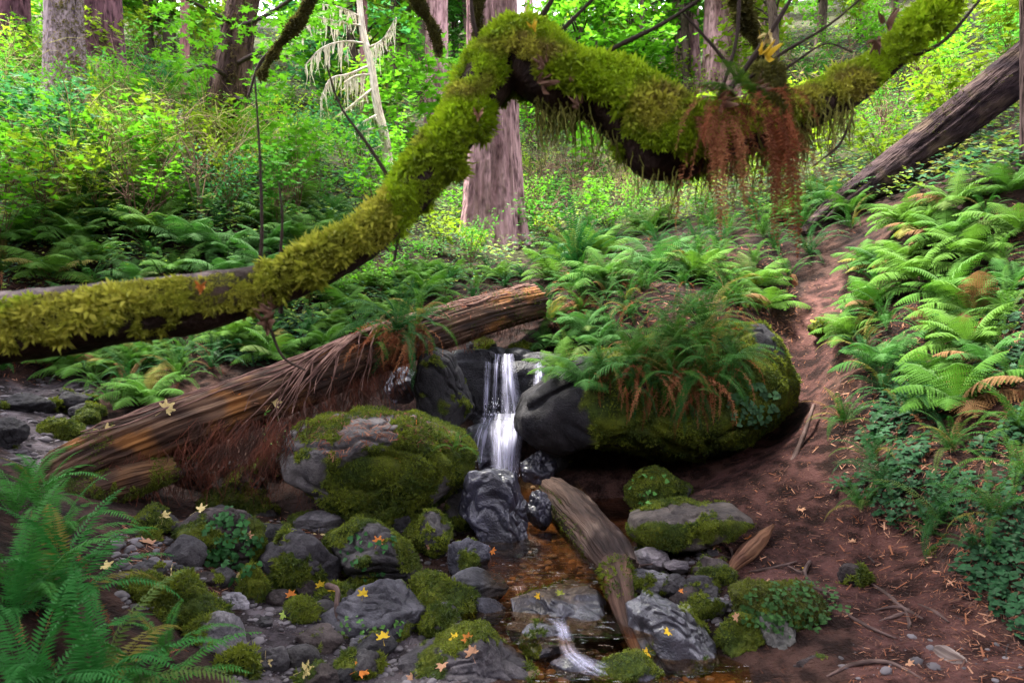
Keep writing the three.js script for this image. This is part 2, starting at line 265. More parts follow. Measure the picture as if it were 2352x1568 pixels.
// ---------- rocks ----------
const solid = [ground];   // what the later things may rest on
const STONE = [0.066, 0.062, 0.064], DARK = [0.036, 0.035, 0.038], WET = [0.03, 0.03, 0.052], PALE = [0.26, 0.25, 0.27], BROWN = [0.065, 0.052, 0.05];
function rock(name, label, cx, cy, hw, hh, d, o = {}) {
  const { deep = 0.8, detail = 14, outline, cuts = 11, rough = 0.13, stone = STONE, moss = 0.4, tuft = 1, wet = false, tilt = 0, group, layer = 0, mossFn, mtone = [MOSS_A, MOSS_B], msize = 0.02, category = 'rock' } = o;
  const c = P(cx, cy, d), s = d / F, rx = hw * s, ry = hh * s, rz = deep * rx, off = rr(0, 90), geo = mergeVertices(new THREE.IcosahedronGeometry(1, detail).deleteAttribute('uv').deleteAttribute('normal'), 1e-5);
  const planes = []; for (let i = 0; i < cuts; i++) planes.push([new V3(rr(-1, 1), rr(-0.8, 1), rr(-1, 1)).normalize(), rr(0.62, 0.9)]);
  let R = null;
  if (outline) { const poly = outline.map(([x, y]) => [(x - cx) * s, -(y - cy) * s]); R = th => { const dx = Math.cos(th), dy = Math.sin(th); let best = 0; for (let i = 0, j = poly.length - 1; i < poly.length; j = i++) { const [ax, ay] = poly[j], [bx, by] = poly[i], ex = bx - ax, ey = by - ay, den = dx * ey - dy * ex; if (Math.abs(den) < 1e-9) continue; const t = (ax * ey - ay * ex) / den, u = (ax * dy - ay * dx) / den; if (t > 0 && u >= 0 && u <= 1) best = Math.max(best, t); } return best || 0.1; }; }
  const p = geo.attributes.position, v = new V3(), n = new V3();
  for (let i = 0; i < p.count; i++) {
    v.fromBufferAttribute(p, i).normalize(); n.copy(v);
    let k = 1; for (const [a, b] of planes) { const dt = a.dot(n); if (dt > 0.01) k = Math.min(k, b / dt); }
    if (outline) { const rho = Math.hypot(n.x, n.y), th = Math.atan2(n.y, n.x), r = R(th); v.set(Math.cos(th) * r * rho ** 0.6 * mix(1.04, k, 0.25), Math.sin(th) * r * rho ** 0.6 * mix(1.04, k, 0.25), n.z * rz * mix(1, k, 0.8)); }
    else { v.copy(n).multiplyScalar(k); v.set(v.x * rx, v.y * ry, v.z * rz); if (tilt) { const x = v.x, y = v.y; v.x = x * Math.cos(tilt) - y * Math.sin(tilt); v.y = x * Math.sin(tilt) + y * Math.cos(tilt); } }
    const m = Math.min(rx, ry), f = fbm(n.x * 1.6 + off, n.y * 1.6, n.z * 1.6, 3), l = layer ? layer * (ridge(((v.y + 0.35 * v.x) * 7 + 1.5 * f) % 1 + (((v.y + 0.35 * v.x) * 7 + 1.5 * f) % 1 < 0 ? 1 : 0)) - 0.5) : 0;
    const cr = 1 - Math.abs(N(n.x * 1.9 + off * 2, n.y * 2.6, n.z * 1.9)); v.addScaledVector(n, m * (-0.1 * cr ** 14 + rough * 1.8 * f + (wet ? 0.12 : 0.28) * rough * fbm(n.x * 7 + off, n.y * 7, n.z * 7, 3) + l)).add(c); p.setXYZ(i, v.x, v.y, v.z);
  }
  geo.computeVertexNormals();
  const cover = (q, nn) => moss > 0 && (mossFn ? mossFn(...toPx(q), nn) : 0) + fbm(q.x * 2.6 + off, q.y * 2.6, q.z * 2.6, 4) * 1.7 + 0.12 * nn.y + N(q.x * 22, q.y * 22, q.z * 22) * 0.12 > 0.6 - moss * 1.3;
  for (let i = 0; i < p.count; i++) { v.fromBufferAttribute(p, i); n.fromBufferAttribute(geo.attributes.normal, i); if (cover(v, n)) { v.addScaledVector(n, 0.005 + 0.025 * fbm(v.x * 13, v.y * 13, v.z * 13, 3)); p.setXYZ(i, v.x, v.y, v.z); } }
  geo.computeVertexNormals();
  const col = []; for (let i = 0; i < p.count; i++) { v.fromBufferAttribute(p, i); n.fromBufferAttribute(geo.attributes.normal, i); const t = fbm(v.x * 4 + off, v.y * 4, v.z * 4, 4), st = mix3(stone, stone.map(x => x * 0.55), sm(-0.25, 0.3, t)); col.push(...(cover(v, n) ? mix3(mtone[1].map(x => x * 0.8), mtone[0].map(x => x * 0.6), sm(-0.2, 0.2, t)) : st)); }
  geo.setAttribute('color', new THREE.Float32BufferAttribute(col, 3)); geo.computeBoundingBox();
  const base = new V3(c.x, geo.boundingBox.min.y, c.z), g = thing(name, label, category, base, group);
  const body = part('stone', local(boxUV(geo, 1.6), g), wet === 'damp' ? M.damp : wet ? M.wetRock : M.rock, g); solid.push(body); g.updateMatrixWorld(true);
  if (moss > 0 && tuft > 0) { const count = Math.min(26000, Math.round(tuft * 15000 * (rx * ry * 4 + rx * rz * 2))); mossOn(g, spread(geo, count, (q, nn) => nn.z > -0.35 && cover(q, nn)), msize, mtone); }
  g.userData.cover = undefined; delete g.userData.cover; return g;
}
rock('boulder', 'broad mossy boulder overhanging a dark hollow beside the waterfall', 1490, 905, 325, 160, 6.85, { detail: 44, deep: 0.55, cuts: 5, rough: 0.09, stone: [0.035, 0.034, 0.038], moss: 0.6, mossFn: (x, y) => 0.35 - 1.5 * sm(1400, 1290, x) - 0.6 * sm(1690, 1760, x) * sm(880, 800, y), outline: [[1178, 950], [1200, 905], [1260, 862], [1330, 822], [1450, 790], [1560, 762], [1680, 742], [1745, 742], [1790, 800], [1825, 870], [1818, 930], [1760, 985], [1690, 1030], [1600, 1045], [1450, 1030], [1350, 1018], [1275, 1042], [1220, 1020], [1182, 985]], category: 'boulder' });
rock('boulder', 'mossy boulder with bare grey top below the root covered log', 865, 1065, 220, 140, 5.6, { detail: 40, deep: 0.85, cuts: 6, rough: 0.08, stone: [0.13, 0.12, 0.12], moss: 0.55, mossFn: (x, y) => 0.3 - 0.6 * sm(1130, 960, y + 0.12 * (x - 850)) * sm(1040, 900, x) - 0.4 * sm(740, 650, x), outline: [[648, 1040], [690, 985], [760, 950], [850, 935], [950, 955], [1050, 1000], [1088, 1040], [1075, 1095], [1020, 1145], [960, 1180], [905, 1212], [850, 1185], [760, 1155], [690, 1110], [650, 1080]], category: 'boulder' });
rock('boulder', 'dark slanted boulder wedged between log and waterfall', 1010, 905, 80, 125, 6.75, { detail: 26, deep: 1.0, cuts: 4, rough: 0.08, stone: DARK, moss: 0.25, outline: [[962, 810], [1000, 795], [1040, 815], [1070, 880], [1088, 935], [1060, 975], [1030, 1005], [985, 985], [955, 930], [945, 870]], category: 'boulder' });
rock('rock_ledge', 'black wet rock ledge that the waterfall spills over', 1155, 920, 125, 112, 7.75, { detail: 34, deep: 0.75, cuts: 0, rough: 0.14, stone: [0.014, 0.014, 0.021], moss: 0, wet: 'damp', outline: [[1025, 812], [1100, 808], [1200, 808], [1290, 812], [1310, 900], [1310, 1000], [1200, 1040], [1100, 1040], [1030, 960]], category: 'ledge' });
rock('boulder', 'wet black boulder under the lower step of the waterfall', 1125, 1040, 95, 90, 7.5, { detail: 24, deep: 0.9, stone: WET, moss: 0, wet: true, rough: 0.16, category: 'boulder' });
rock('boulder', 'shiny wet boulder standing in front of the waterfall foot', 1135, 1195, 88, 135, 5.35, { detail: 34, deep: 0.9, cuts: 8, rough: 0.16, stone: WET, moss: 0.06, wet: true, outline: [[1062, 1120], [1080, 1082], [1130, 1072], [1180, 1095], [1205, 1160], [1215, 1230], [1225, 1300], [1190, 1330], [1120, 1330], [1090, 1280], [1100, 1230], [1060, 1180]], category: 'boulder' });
rock('boulder', 'dark rock inside the hollow beneath the fern boulder', 1430, 1085, 190, 75, 7.2, { detail: 20, deep: 0.5, stone: STONE, moss: 0.12, category: 'boulder' });
rock('rock', 'small wet black rock between waterfall pool and slanting log', 1240, 1170, 34, 48, 5.6, { stone: WET, moss: 0, wet: true });
rock('rock', 'wet black rock at the foot of the waterfall splash', 1238, 1075, 44, 52, 6.75, { stone: WET, moss: 0, wet: true, detail: 18 });
const small = [   // cx, cy, half width, half height, depth, options, label
  [500, 1255, 90, 85, 4.5, { moss: 0.42, stone: BROWN, detail: 22 }, 'rounded rock draped with small ivy leaves below the log'],
  [690, 1300, 85, 75, 4.45, { moss: 0.3, stone: [0.06, 0.056, 0.062], detail: 22 }, 'flat topped grey rock with moss on its sides'],
  [860, 1275, 105, 78, 4.6, { moss: 0.5, stone: STONE, detail: 24 }, 'large round moss covered rock with trailing vine leaves'],
  [985, 1232, 47, 52, 5.0, { moss: 0.45 }, 'mossy rock behind the rock with an orange leaf'],
  [1075, 1282, 55, 42, 4.75, { moss: 0.2, stone: [0.075, 0.075, 0.095] }, 'small dark rock with an orange leaf on it'],
  [585, 1180, 55, 45, 5.4, { moss: 0.6 }, 'low dome of moss covered rock in the shade under the log'],
  [537, 1392, 33, 30, 4.0, { moss: 0, stone: PALE, cuts: 10 }, 'pale grey bare stone with sharp corners'],
  [585, 1352, 28, 55, 4.15, { moss: 0.65 }, 'narrow upright mossy rock beside the pale stone'],
  [865, 1410, 112, 66, 4.05, { moss: 0.24, stone: [0.085, 0.083, 0.096], layer: 0.06, detail: 24 }, 'ridged grey slab with yellow leaf and moss along its foot'],
  [1012, 1378, 78, 52, 4.2, { moss: 0.75, detail: 20, tilt: -0.4 }, 'brightly mossed rock leaning on the grey slab'],
  [1010, 1428, 50, 36, 4.0, { moss: 0.6 }, 'small mossy rock in front of the bright mossed rock'],
  [1100, 1345, 62, 36, 4.5, { moss: 0.22, stone: [0.08, 0.08, 0.09] }, 'dark low rock at the edge of the pool'],
  [1115, 1405, 42, 30, 4.2, { moss: 0.15, stone: [0.07, 0.07, 0.085] }, 'small dark rock beside the narrow rapid'],
  [1300, 1418, 135, 76, 4.25, { moss: 0.04, stone: [0.042, 0.042, 0.058], wet: true, layer: 0.05, detail: 26, tilt: -0.35 }, 'broad wet slab with yellow leaves in the middle of the stream'],
  [1190, 1450, 30, 20, 4.0, { moss: 0, stone: WET, wet: true }, 'little wet stone in the brown shallows'],
  [1250, 1475, 52, 40, 3.85, { moss: 0.25, stone: [0.07, 0.07, 0.085], wet: true }, 'dark rock left of the small white rapid'],
  [1310, 1535, 52, 30, 3.7, { moss: 0.05, stone: WET, wet: true }, 'black wet rock below the small white rapid'],
  [1085, 1545, 195, 88, 3.65, { moss: 0.2, stone: [0.085, 0.078, 0.085], detail: 28, deep: 0.6, outline: [[905, 1568], [930, 1510], [1000, 1480], [1070, 1455], [1110, 1448], [1160, 1490], [1220, 1530], [1270, 1600], [1200, 1680], [950, 1680]] }, 'wide flat grey rock with tan leaves and moss on its edge'],
  [1450, 1555, 72, 45, 3.6, { moss: 0.35, stone: [0.1, 0.1, 0.12] }, 'dark half mossed rock below the wet slab'],
  [1555, 1465, 100, 112, 3.95, { moss: 0.18, stone: [0.055, 0.055, 0.07], wet: true, layer: 0.04, detail: 26, outline: [[1440, 1390], [1480, 1365], [1540, 1380], [1600, 1420], [1640, 1480], [1655, 1550], [1620, 1600], [1520, 1590], [1470, 1530], [1450, 1460]] }, 'tall wet grey boulder beside the broken log end'],
  [1575, 1215, 130, 55, 5.0, { moss: 0.42, stone: [0.085, 0.072, 0.064], mossFn: (x, y) => 0.6 * sm(1190, 1215, y) - 0.2, detail: 24, outline: [[1450, 1190], [1500, 1170], [1570, 1160], [1680, 1158], [1728, 1185], [1690, 1215], [1620, 1240], [1560, 1262], [1490, 1255], [1450, 1225]] }, 'flat topped boulder with mossy rim at the trail edge'],
  [1510, 1125, 68, 50, 6.0, { moss: 0.6 }, 'mossy rock at the mouth of the dark hollow'],
  [1490, 1285, 45, 24, 4.75, { moss: 0, stone: [0.2, 0.18, 0.19] }, 'low bare grey stone below the flat topped boulder'],
  [1555, 1300, 28, 16, 4.65, { moss: 0, stone: [0.18, 0.16, 0.17] }, 'tiny grey stone at the path foot'],
  [1485, 1335, 48, 34, 4.5, { moss: 0.2, stone: [0.16, 0.155, 0.165] }, 'grey stone touching the broken log end'],
  [1545, 1345, 34, 26, 4.45, { moss: 0.15 }, 'small grey stone between log end and mossy knob'],
  [1612, 1350, 38, 28, 4.45, { moss: 0.7 }, 'rounded mossy knob of rock beneath the path'],
  [1630, 1395, 48, 32, 4.25, { moss: 0.4, stone: [0.12, 0.12, 0.13] }, 'dark rock with moss under the mossy knob'],
  [1700, 1490, 52, 72, 3.9, { moss: 0.5, stone: [0.11, 0.11, 0.11], detail: 20 }, 'dark rounded mossy rock below the overhanging bank'],
  [1785, 1500, 60, 92, 3.85, { moss: 0.45, stone: [0.12, 0.12, 0.11], detail: 20 }, 'tall shadowed mossy rock under the bank of vines'],
  [1870, 1545, 50, 40, 3.6, { moss: 0.5, stone: BROWN }, 'low mossy rock at the corner of bank and stream'],
  [1960, 1335, 42, 36, 4.3, { moss: 0.45, stone: BROWN }, 'lone mossy rock sitting in the dirt trail'],
  [2170, 1470, 66, 30, 3.65, { moss: 0, stone: [0.17, 0.155, 0.165], deep: 1, layer: 0.05 }, 'flat dark stone sunk into the dirt trail'],
  [742, 1490, 46, 44, 3.75, { moss: 0.8 }, 'little mossy cushion rock on the grey gravel'],
  [725, 1530, 50, 40, 3.7, { moss: 0.05, stone: [0.16, 0.16, 0.18] }, 'dark bare rock under the mossy cushion'],
  [830, 1490, 40, 34, 3.8, { moss: 0.1, stone: [0.17, 0.165, 0.18] }, 'dark angular rock in front of the ridged slab'],
  [415, 1400, 92, 75, 3.7, { moss: 0.7, stone: BROWN, detail: 20 }, 'mossy hump of rock behind the large fern fronds'],
  [490, 1470, 62, 60, 3.55, { moss: 0.35, stone: [0.2, 0.19, 0.2] }, 'mossed grey rock edging the gravel'],
  [550, 1550, 46, 55, 3.35, { moss: 0.75 }, 'rounded green rock at the gravel edge beside ferns'],
  [1880, 755, 22, 18, 7.5, { moss: 0.5 }, 'little mossy stone in the upper trail gully'],
  [1880, 1020, 34, 30, 6.0, { moss: 0.6, stone: BROWN }, 'mossy stone on the bank beside the grey stick'],
  [1100, 795, 36, 18, 8.1, { moss: 0.35, stone: DARK }, 'dark flat stone in the stream above the falls'],
  [1200, 800, 26, 15, 8.0, { moss: 0.55, stone: DARK }, 'small mossy stone at the brink of the falls'],
  [925, 885, 40, 40, 7.2, { moss: 0, stone: [0.16, 0.16, 0.2], wet: true }, 'grey blue rock in the gap under the log'],
  [140, 990, 45, 26, 6.0, { moss: 0.5, stone: DARK }, 'dark mossy stone in the side gravel'],
  [60, 935, 60, 30, 6.5, { moss: 0.3, stone: DARK }, 'black stone on the side gravel'],
  [200, 945, 36, 20, 6.6, { moss: 0.5, stone: DARK }, 'small dark stone near the hanging dead fern'],
  [20, 1000, 40, 40, 5.4, { moss: 0.4, stone: DARK }, 'dark rock at the margin of the side gravel'],
  [610, 1235, 40, 30, 4.9, { moss: 0.25, stone: [0.13, 0.13, 0.14] }, 'dark stone between ivy rock and flat topped rock'],
  [740, 1200, 60, 26, 5.1, { moss: 0.3, stone: [0.13, 0.125, 0.13] }, 'low stone with a folded yellow leaf'],
  [330, 1240, 55, 40, 4.6, { moss: 0.35, stone: DARK }, 'dark rock beneath hanging rootlets'],
  [1060, 1180, 40, 50, 5.5, { moss: 0.4 }, 'shadowed mossy rock left of the shiny wet boulder'],
];
for (const r of small) { r[2] *= 1.12; r[3] *= 1.1; }
for (const [cx, cy, w, h, d, o, label] of small) rock('rock', label, cx, cy, w, h, d, { ...o, group: 'rocks along the stream' });
{ // smaller stones filling the bed between the named rocks
  let n = 0; const zones = [[[560, 1190], [1080, 1190], [1080, 1330], [940, 1480], [600, 1440], [480, 1340]], [[300, 1190], [560, 1190], [520, 1330], [300, 1400]], [[600, 1440], [900, 1480], [900, 1568], [600, 1568]], [[1430, 1250], [1640, 1270], [1700, 1400], [1640, 1430], [1440, 1360]], [[0, 880], [220, 880], [200, 1010], [0, 1050]], [[420, 1060], [640, 1080], [640, 1180], [420, 1180]]];
  for (const [k, zi] of [[24, 0], [12, 1], [9, 2], [9, 3], [4, 4], [9, 5]].map(q => q)) for (let i = 0, t = 0; i < k && t < 200; t++) { const Z = zones[zi], xs = Z.map(q => q[0]), ys = Z.map(q => q[1]), x = rr(Math.min(...xs), Math.max(...xs)), y = rr(Math.min(...ys), Math.max(...ys)); if (!inPoly(x, y, Z)) continue; const g = G(x, y); if (!g) continue; i++; const w = rr(20, 62); toName.push([rock('rock', '', x, y - w * 0.2, w, w * rr(0.55, 0.8), -g.z, { moss: pick([0.05, 0.25, 0.4, 0.55]), stone: pick([STONE, DARK, BROWN, [0.07, 0.066, 0.07]]), detail: 9, group: 'small stones of the stream bed' }), 'small stone']); }
}
console.log('rocks', Math.round(performance.now()));
// ---------- fallen logs ----------
const woodCol = (a, b, c) => (q, th, t) => { const n = fbm(q.x * 2 + q.y * 2, q.y * 9, q.z * 2, 3), m = fbm(q.x * 3, q.y * 3 + 7, q.z * 3, 3); return mix3(mix3(a, b, sm(-0.25, 0.25, n)), c, sm(0.05, 0.3, m)); };
const grooves = (amp, freq, lump = 0.08) => (q, th, t) => 1 + amp * (ridge(0.5 + 0.9 * fbm(Math.cos(th) * freq, Math.sin(th) * freq, t * 2.2, 3)) - 0.6) + lump * fbm(q.x * 1.6, q.y * 1.6, q.z * 1.6, 3);
function woodLog(name, label, pts, o = {}) {
  const { colors = [[0.09, 0.055, 0.035], [0.04, 0.022, 0.018], [0.14, 0.075, 0.035]], amp = 0.12, freq = 3.2, moss = 0, mossKeep, m = M.wood, radial = 40, step = 0.03, partName = 'wood', category = 'log', msize = 0.016, tones } = o;
  const geo = tube(pts.map(([x, y, d, r]) => [P(x, y, d), r]), { radial, step, disp: grooves(amp, freq), color: woodCol(...colors), uvs: 1.2, closed: -0.35, jag: o.jag ?? 0.5 });
  geo.computeBoundingBox(); const g = thing(name, label, category, geo.boundingBox.getCenter(new V3()).setY(geo.boundingBox.min.y));
  const spots = moss ? spread(geo, moss, mossKeep) : null;
  solid.push(part(partName, local(geo, g), m, g)); g.updateMatrixWorld(true);
  if (spots) mossOn(g, spots, msize, tones);
  return g;
}
const bigLog = woodLog('fallen_log', 'long decaying log lying across the stream under a web of roots', [[105, 1108, 4.86, 0.09], [140, 1090, 4.9, 0.165], [250, 1042, 5.05, 0.19], [500, 950, 5.5, 0.2], [700, 876, 6.0, 0.2], [860, 806, 6.5, 0.2], [1000, 758, 7.1, 0.2], [1130, 718, 7.8, 0.205], [1225, 696, 8.3, 0.19]], { radial: 96, amp: 0.34, freq: 6.5, moss: 15000, mossKeep: (q) => { const [x] = toPx(q), n = fbm(q.x * 3, q.y * 3, q.z * 3, 3); return (x < 260 && n > -0.12) || (x > 820 && n > 0.12); }, colors: [[0.125, 0.076, 0.05], [0.04, 0.025, 0.02], [0.23, 0.108, 0.036]] });
woodLog('fallen_log', 'short mossy log lying under the long root covered log', [[135, 1152, 4.75, 0.08], [180, 1140, 4.8, 0.12], [300, 1102, 4.95, 0.12], [400, 1075, 5.1, 0.08]], { moss: 6000, mossKeep: (q, n) => fbm(q.x * 3, q.y * 3, q.z * 3, 3) > -0.05 });
woodLog('slanting_log', 'weathered log slanting down from the hollow into the stream', [[1272, 1130, 6.1, 0.12], [1310, 1165, 5.7, 0.15], [1355, 1215, 5.25, 0.15], [1400, 1270, 4.8, 0.145], [1432, 1318, 4.5, 0.11]], { colors: [[0.055, 0.036, 0.03], [0.024, 0.016, 0.015], [0.1, 0.075, 0.064]], amp: 0.32, freq: 5, moss: 2600, mossKeep: (q, n) => { const [x, y] = toPx(q); return x - 1176 < (y - 1110) * 0.95 + 95 && n.y < 0.4 && fbm(q.x * 4, q.y * 4, q.z * 4, 3) > -0.1; } });
woodLog('broken_branch', 'splintered dark branch below the slanting log dipping into the stream', [[1415, 1305, 4.5, 0.1], [1425, 1360, 4.25, 0.085], [1438, 1415, 4.05, 0.06], [1452, 1465, 3.9, 0.04], [1468, 1508, 3.8, 0.018]], { colors: [[0.1, 0.06, 0.045], [0.05, 0.035, 0.03], [0.16, 0.09, 0.06]], radial: 18, moss: 700, mossKeep: q => toPx(q)[1] < 1370, category: 'branch', msize: 0.02 });
woodLog('wood_chunk', 'split tan piece of wood lying on the dirt trail', [[1775, 1208, 4.95, 0.012], [1750, 1235, 4.85, 0.05], [1720, 1265, 4.7, 0.06], [1695, 1290, 4.6, 0.045], [1675, 1312, 4.52, 0.02]], { colors: [[0.2, 0.105, 0.06], [0.11, 0.055, 0.035], [0.27, 0.155, 0.09]], radial: 22, category: 'wood' });
woodLog('driftwood', 'smooth grey driftwood on the trail corner', [[2148, 1492, 3.5, 0.02], [2165, 1505, 3.45, 0.055], [2200, 1530, 3.37, 0.06], [2250, 1562, 3.28, 0.045], [2330, 1605, 3.15, 0.035]], { colors: [[0.19, 0.16, 0.155], [0.12, 0.1, 0.1], [0.23, 0.195, 0.185]], amp: 0.06, radial: 26, category: 'wood' });
woodLog('rotten_stub', 'small moss topped stub of rotten wood among groundcover', [[2145, 1268, 4.2, 0.035], [2170, 1300, 4.12, 0.06], [2200, 1345, 4.0, 0.06], [2215, 1385, 3.9, 0.05]], { colors: [[0.1, 0.06, 0.04], [0.06, 0.04, 0.03], [0.14, 0.08, 0.05]], radial: 22, moss: 1500, mossKeep: (q, n) => n.x < 0.5, category: 'stump', msize: 0.02 });
woodLog('leaning_log', 'thick dark fallen trunk with shaggy bark lying up the right slope', [[1850, 540, 9.5, 0.1], [1920, 482, 9.55, 0.18], [2000, 425, 9.6, 0.22], [2090, 360, 9.65, 0.25], [2220, 258, 9.7, 0.28], [2350, 155, 9.8, 0.3], [2500, 20, 9.9, 0.32]], { colors: [[0.085, 0.06, 0.06], [0.035, 0.025, 0.03], [0.12, 0.09, 0.07]], m: M.bark, amp: 0.22, freq: 5, radial: 60, moss: 2600, mossKeep: (q, n) => n.y > 0.1 && n.y < 0.75 && fbm(q.x * 3, q.y * 3, q.z * 3, 3) > 0.08, partName: 'bark', msize: 0.03, tones: [[0.07, 0.075, 0.02], [0.1, 0.09, 0.03]] });

// sticks, each a bent tapering branch
const stickCol = (q) => mix3([0.055, 0.038, 0.033], [0.12, 0.085, 0.075], sm(-0.3, 0.3, fbm(q.x * 9, q.y * 9, q.z * 9, 2)));
function stick(name, label, pts, category = 'stick', group) {
  const geo = tube(pts.map(([x, y, d, r]) => [P(x, y, d), r]), { radial: 8, step: 0.03, color: stickCol, uvs: 3, disp: q => 1 + 0.5 * fbm(q.x * 12, q.y * 12, q.z * 12, 2), closed: 0.4 });
  geo.computeBoundingBox(); const o = shadows(new THREE.Mesh(geo, M.root)), c = geo.boundingBox.getCenter(new V3()).setY(geo.boundingBox.min.y); geo.translate(-c.x, -c.y, -c.z); o.position.copy(c);
  return tag(o, name, label, category, group);
}
stick('stick', 'curved bare grey stick leaning against the bank above the trail', [[1870, 930, 6.0, 0.016], [1850, 990, 5.85, 0.02], [1828, 1045, 5.75, 0.024], [1790, 1112, 5.6, 0.02]]);
stick('stick', 'bent grey stick standing on the gravel by the ridged slab', [[752, 1345, 4.15, 0.022], [775, 1355, 4.05, 0.014], [772, 1400, 3.95, 0.013], [782, 1440, 3.9, 0.01]]);
stick('stick', 'short dark stick lying flat on the gravel', [[560, 1442, 3.83, 0.006], [610, 1436, 3.83, 0.009], [655, 1430, 3.85, 0.006]]);
stick('stick', 'thin stick floating across the stream by the mossy rock', [[1420, 1295, 4.6, 0.012], [1450, 1300, 4.6, 0.012], [1500, 1295, 4.62, 0.004]]);

// surface roots on the trail, each following the ground
const rootLines = [[[1720, 1195], [1690, 1200], [1670, 1218], [1640, 1235]], [[1680, 1200], [1655, 1190], [1640, 1200]], [[1600, 1262], [1640, 1250], [1665, 1252]], [[1665, 1255], [1680, 1265], [1682, 1285]], [[1720, 1315], [1760, 1308], [1800, 1300], [1830, 1290]], [[1810, 1300], [1840, 1310], [1850, 1305]], [[1845, 1305], [1860, 1290], [1850, 1320], [1875, 1345]], [[1820, 1345], [1870, 1350], [1900, 1365], [1930, 1372]], [[2000, 1340], [2040, 1365], [2070, 1395], [2120, 1420]], [[2010, 1400], [2060, 1395], [2090, 1400]], [[2020, 1425], [2060, 1415], [2090, 1405]], [[2082, 1405], [2090, 1430], [2088, 1445]], [[1930, 1400], [1990, 1440], [2060, 1470]], [[1600, 1270], [1650, 1275], [1700, 1290]], [[1900, 1555], [1960, 1530], [2040, 1525], [2120, 1560]], [[2110, 1385], [2150, 1405], [2180, 1430]]];
for (const l of rootLines) {
  const pts = l.map((a, i) => { const q = G(a[0], a[1]); q.y += 0.004; return [q, (i === 0 || i === l.length - 1) ? 0.005 : 0.011]; }), geo = tube(pts, { radial: 8, step: 0.02, color: q => stickCol(q), uvs: 3, disp: q => 1 + 0.5 * fbm(q.x * 14, q.y * 14, q.z * 14, 2) });
  const c = pts[0][0].clone(); geo.translate(-c.x, -c.y, -c.z); const o = shadows(new THREE.Mesh(geo, M.root)); o.position.copy(c);
  toName.push([tag(o, 'tree_root', '', 'root', 'surface roots on the trail'), 'thin bare root on the trail']);
}
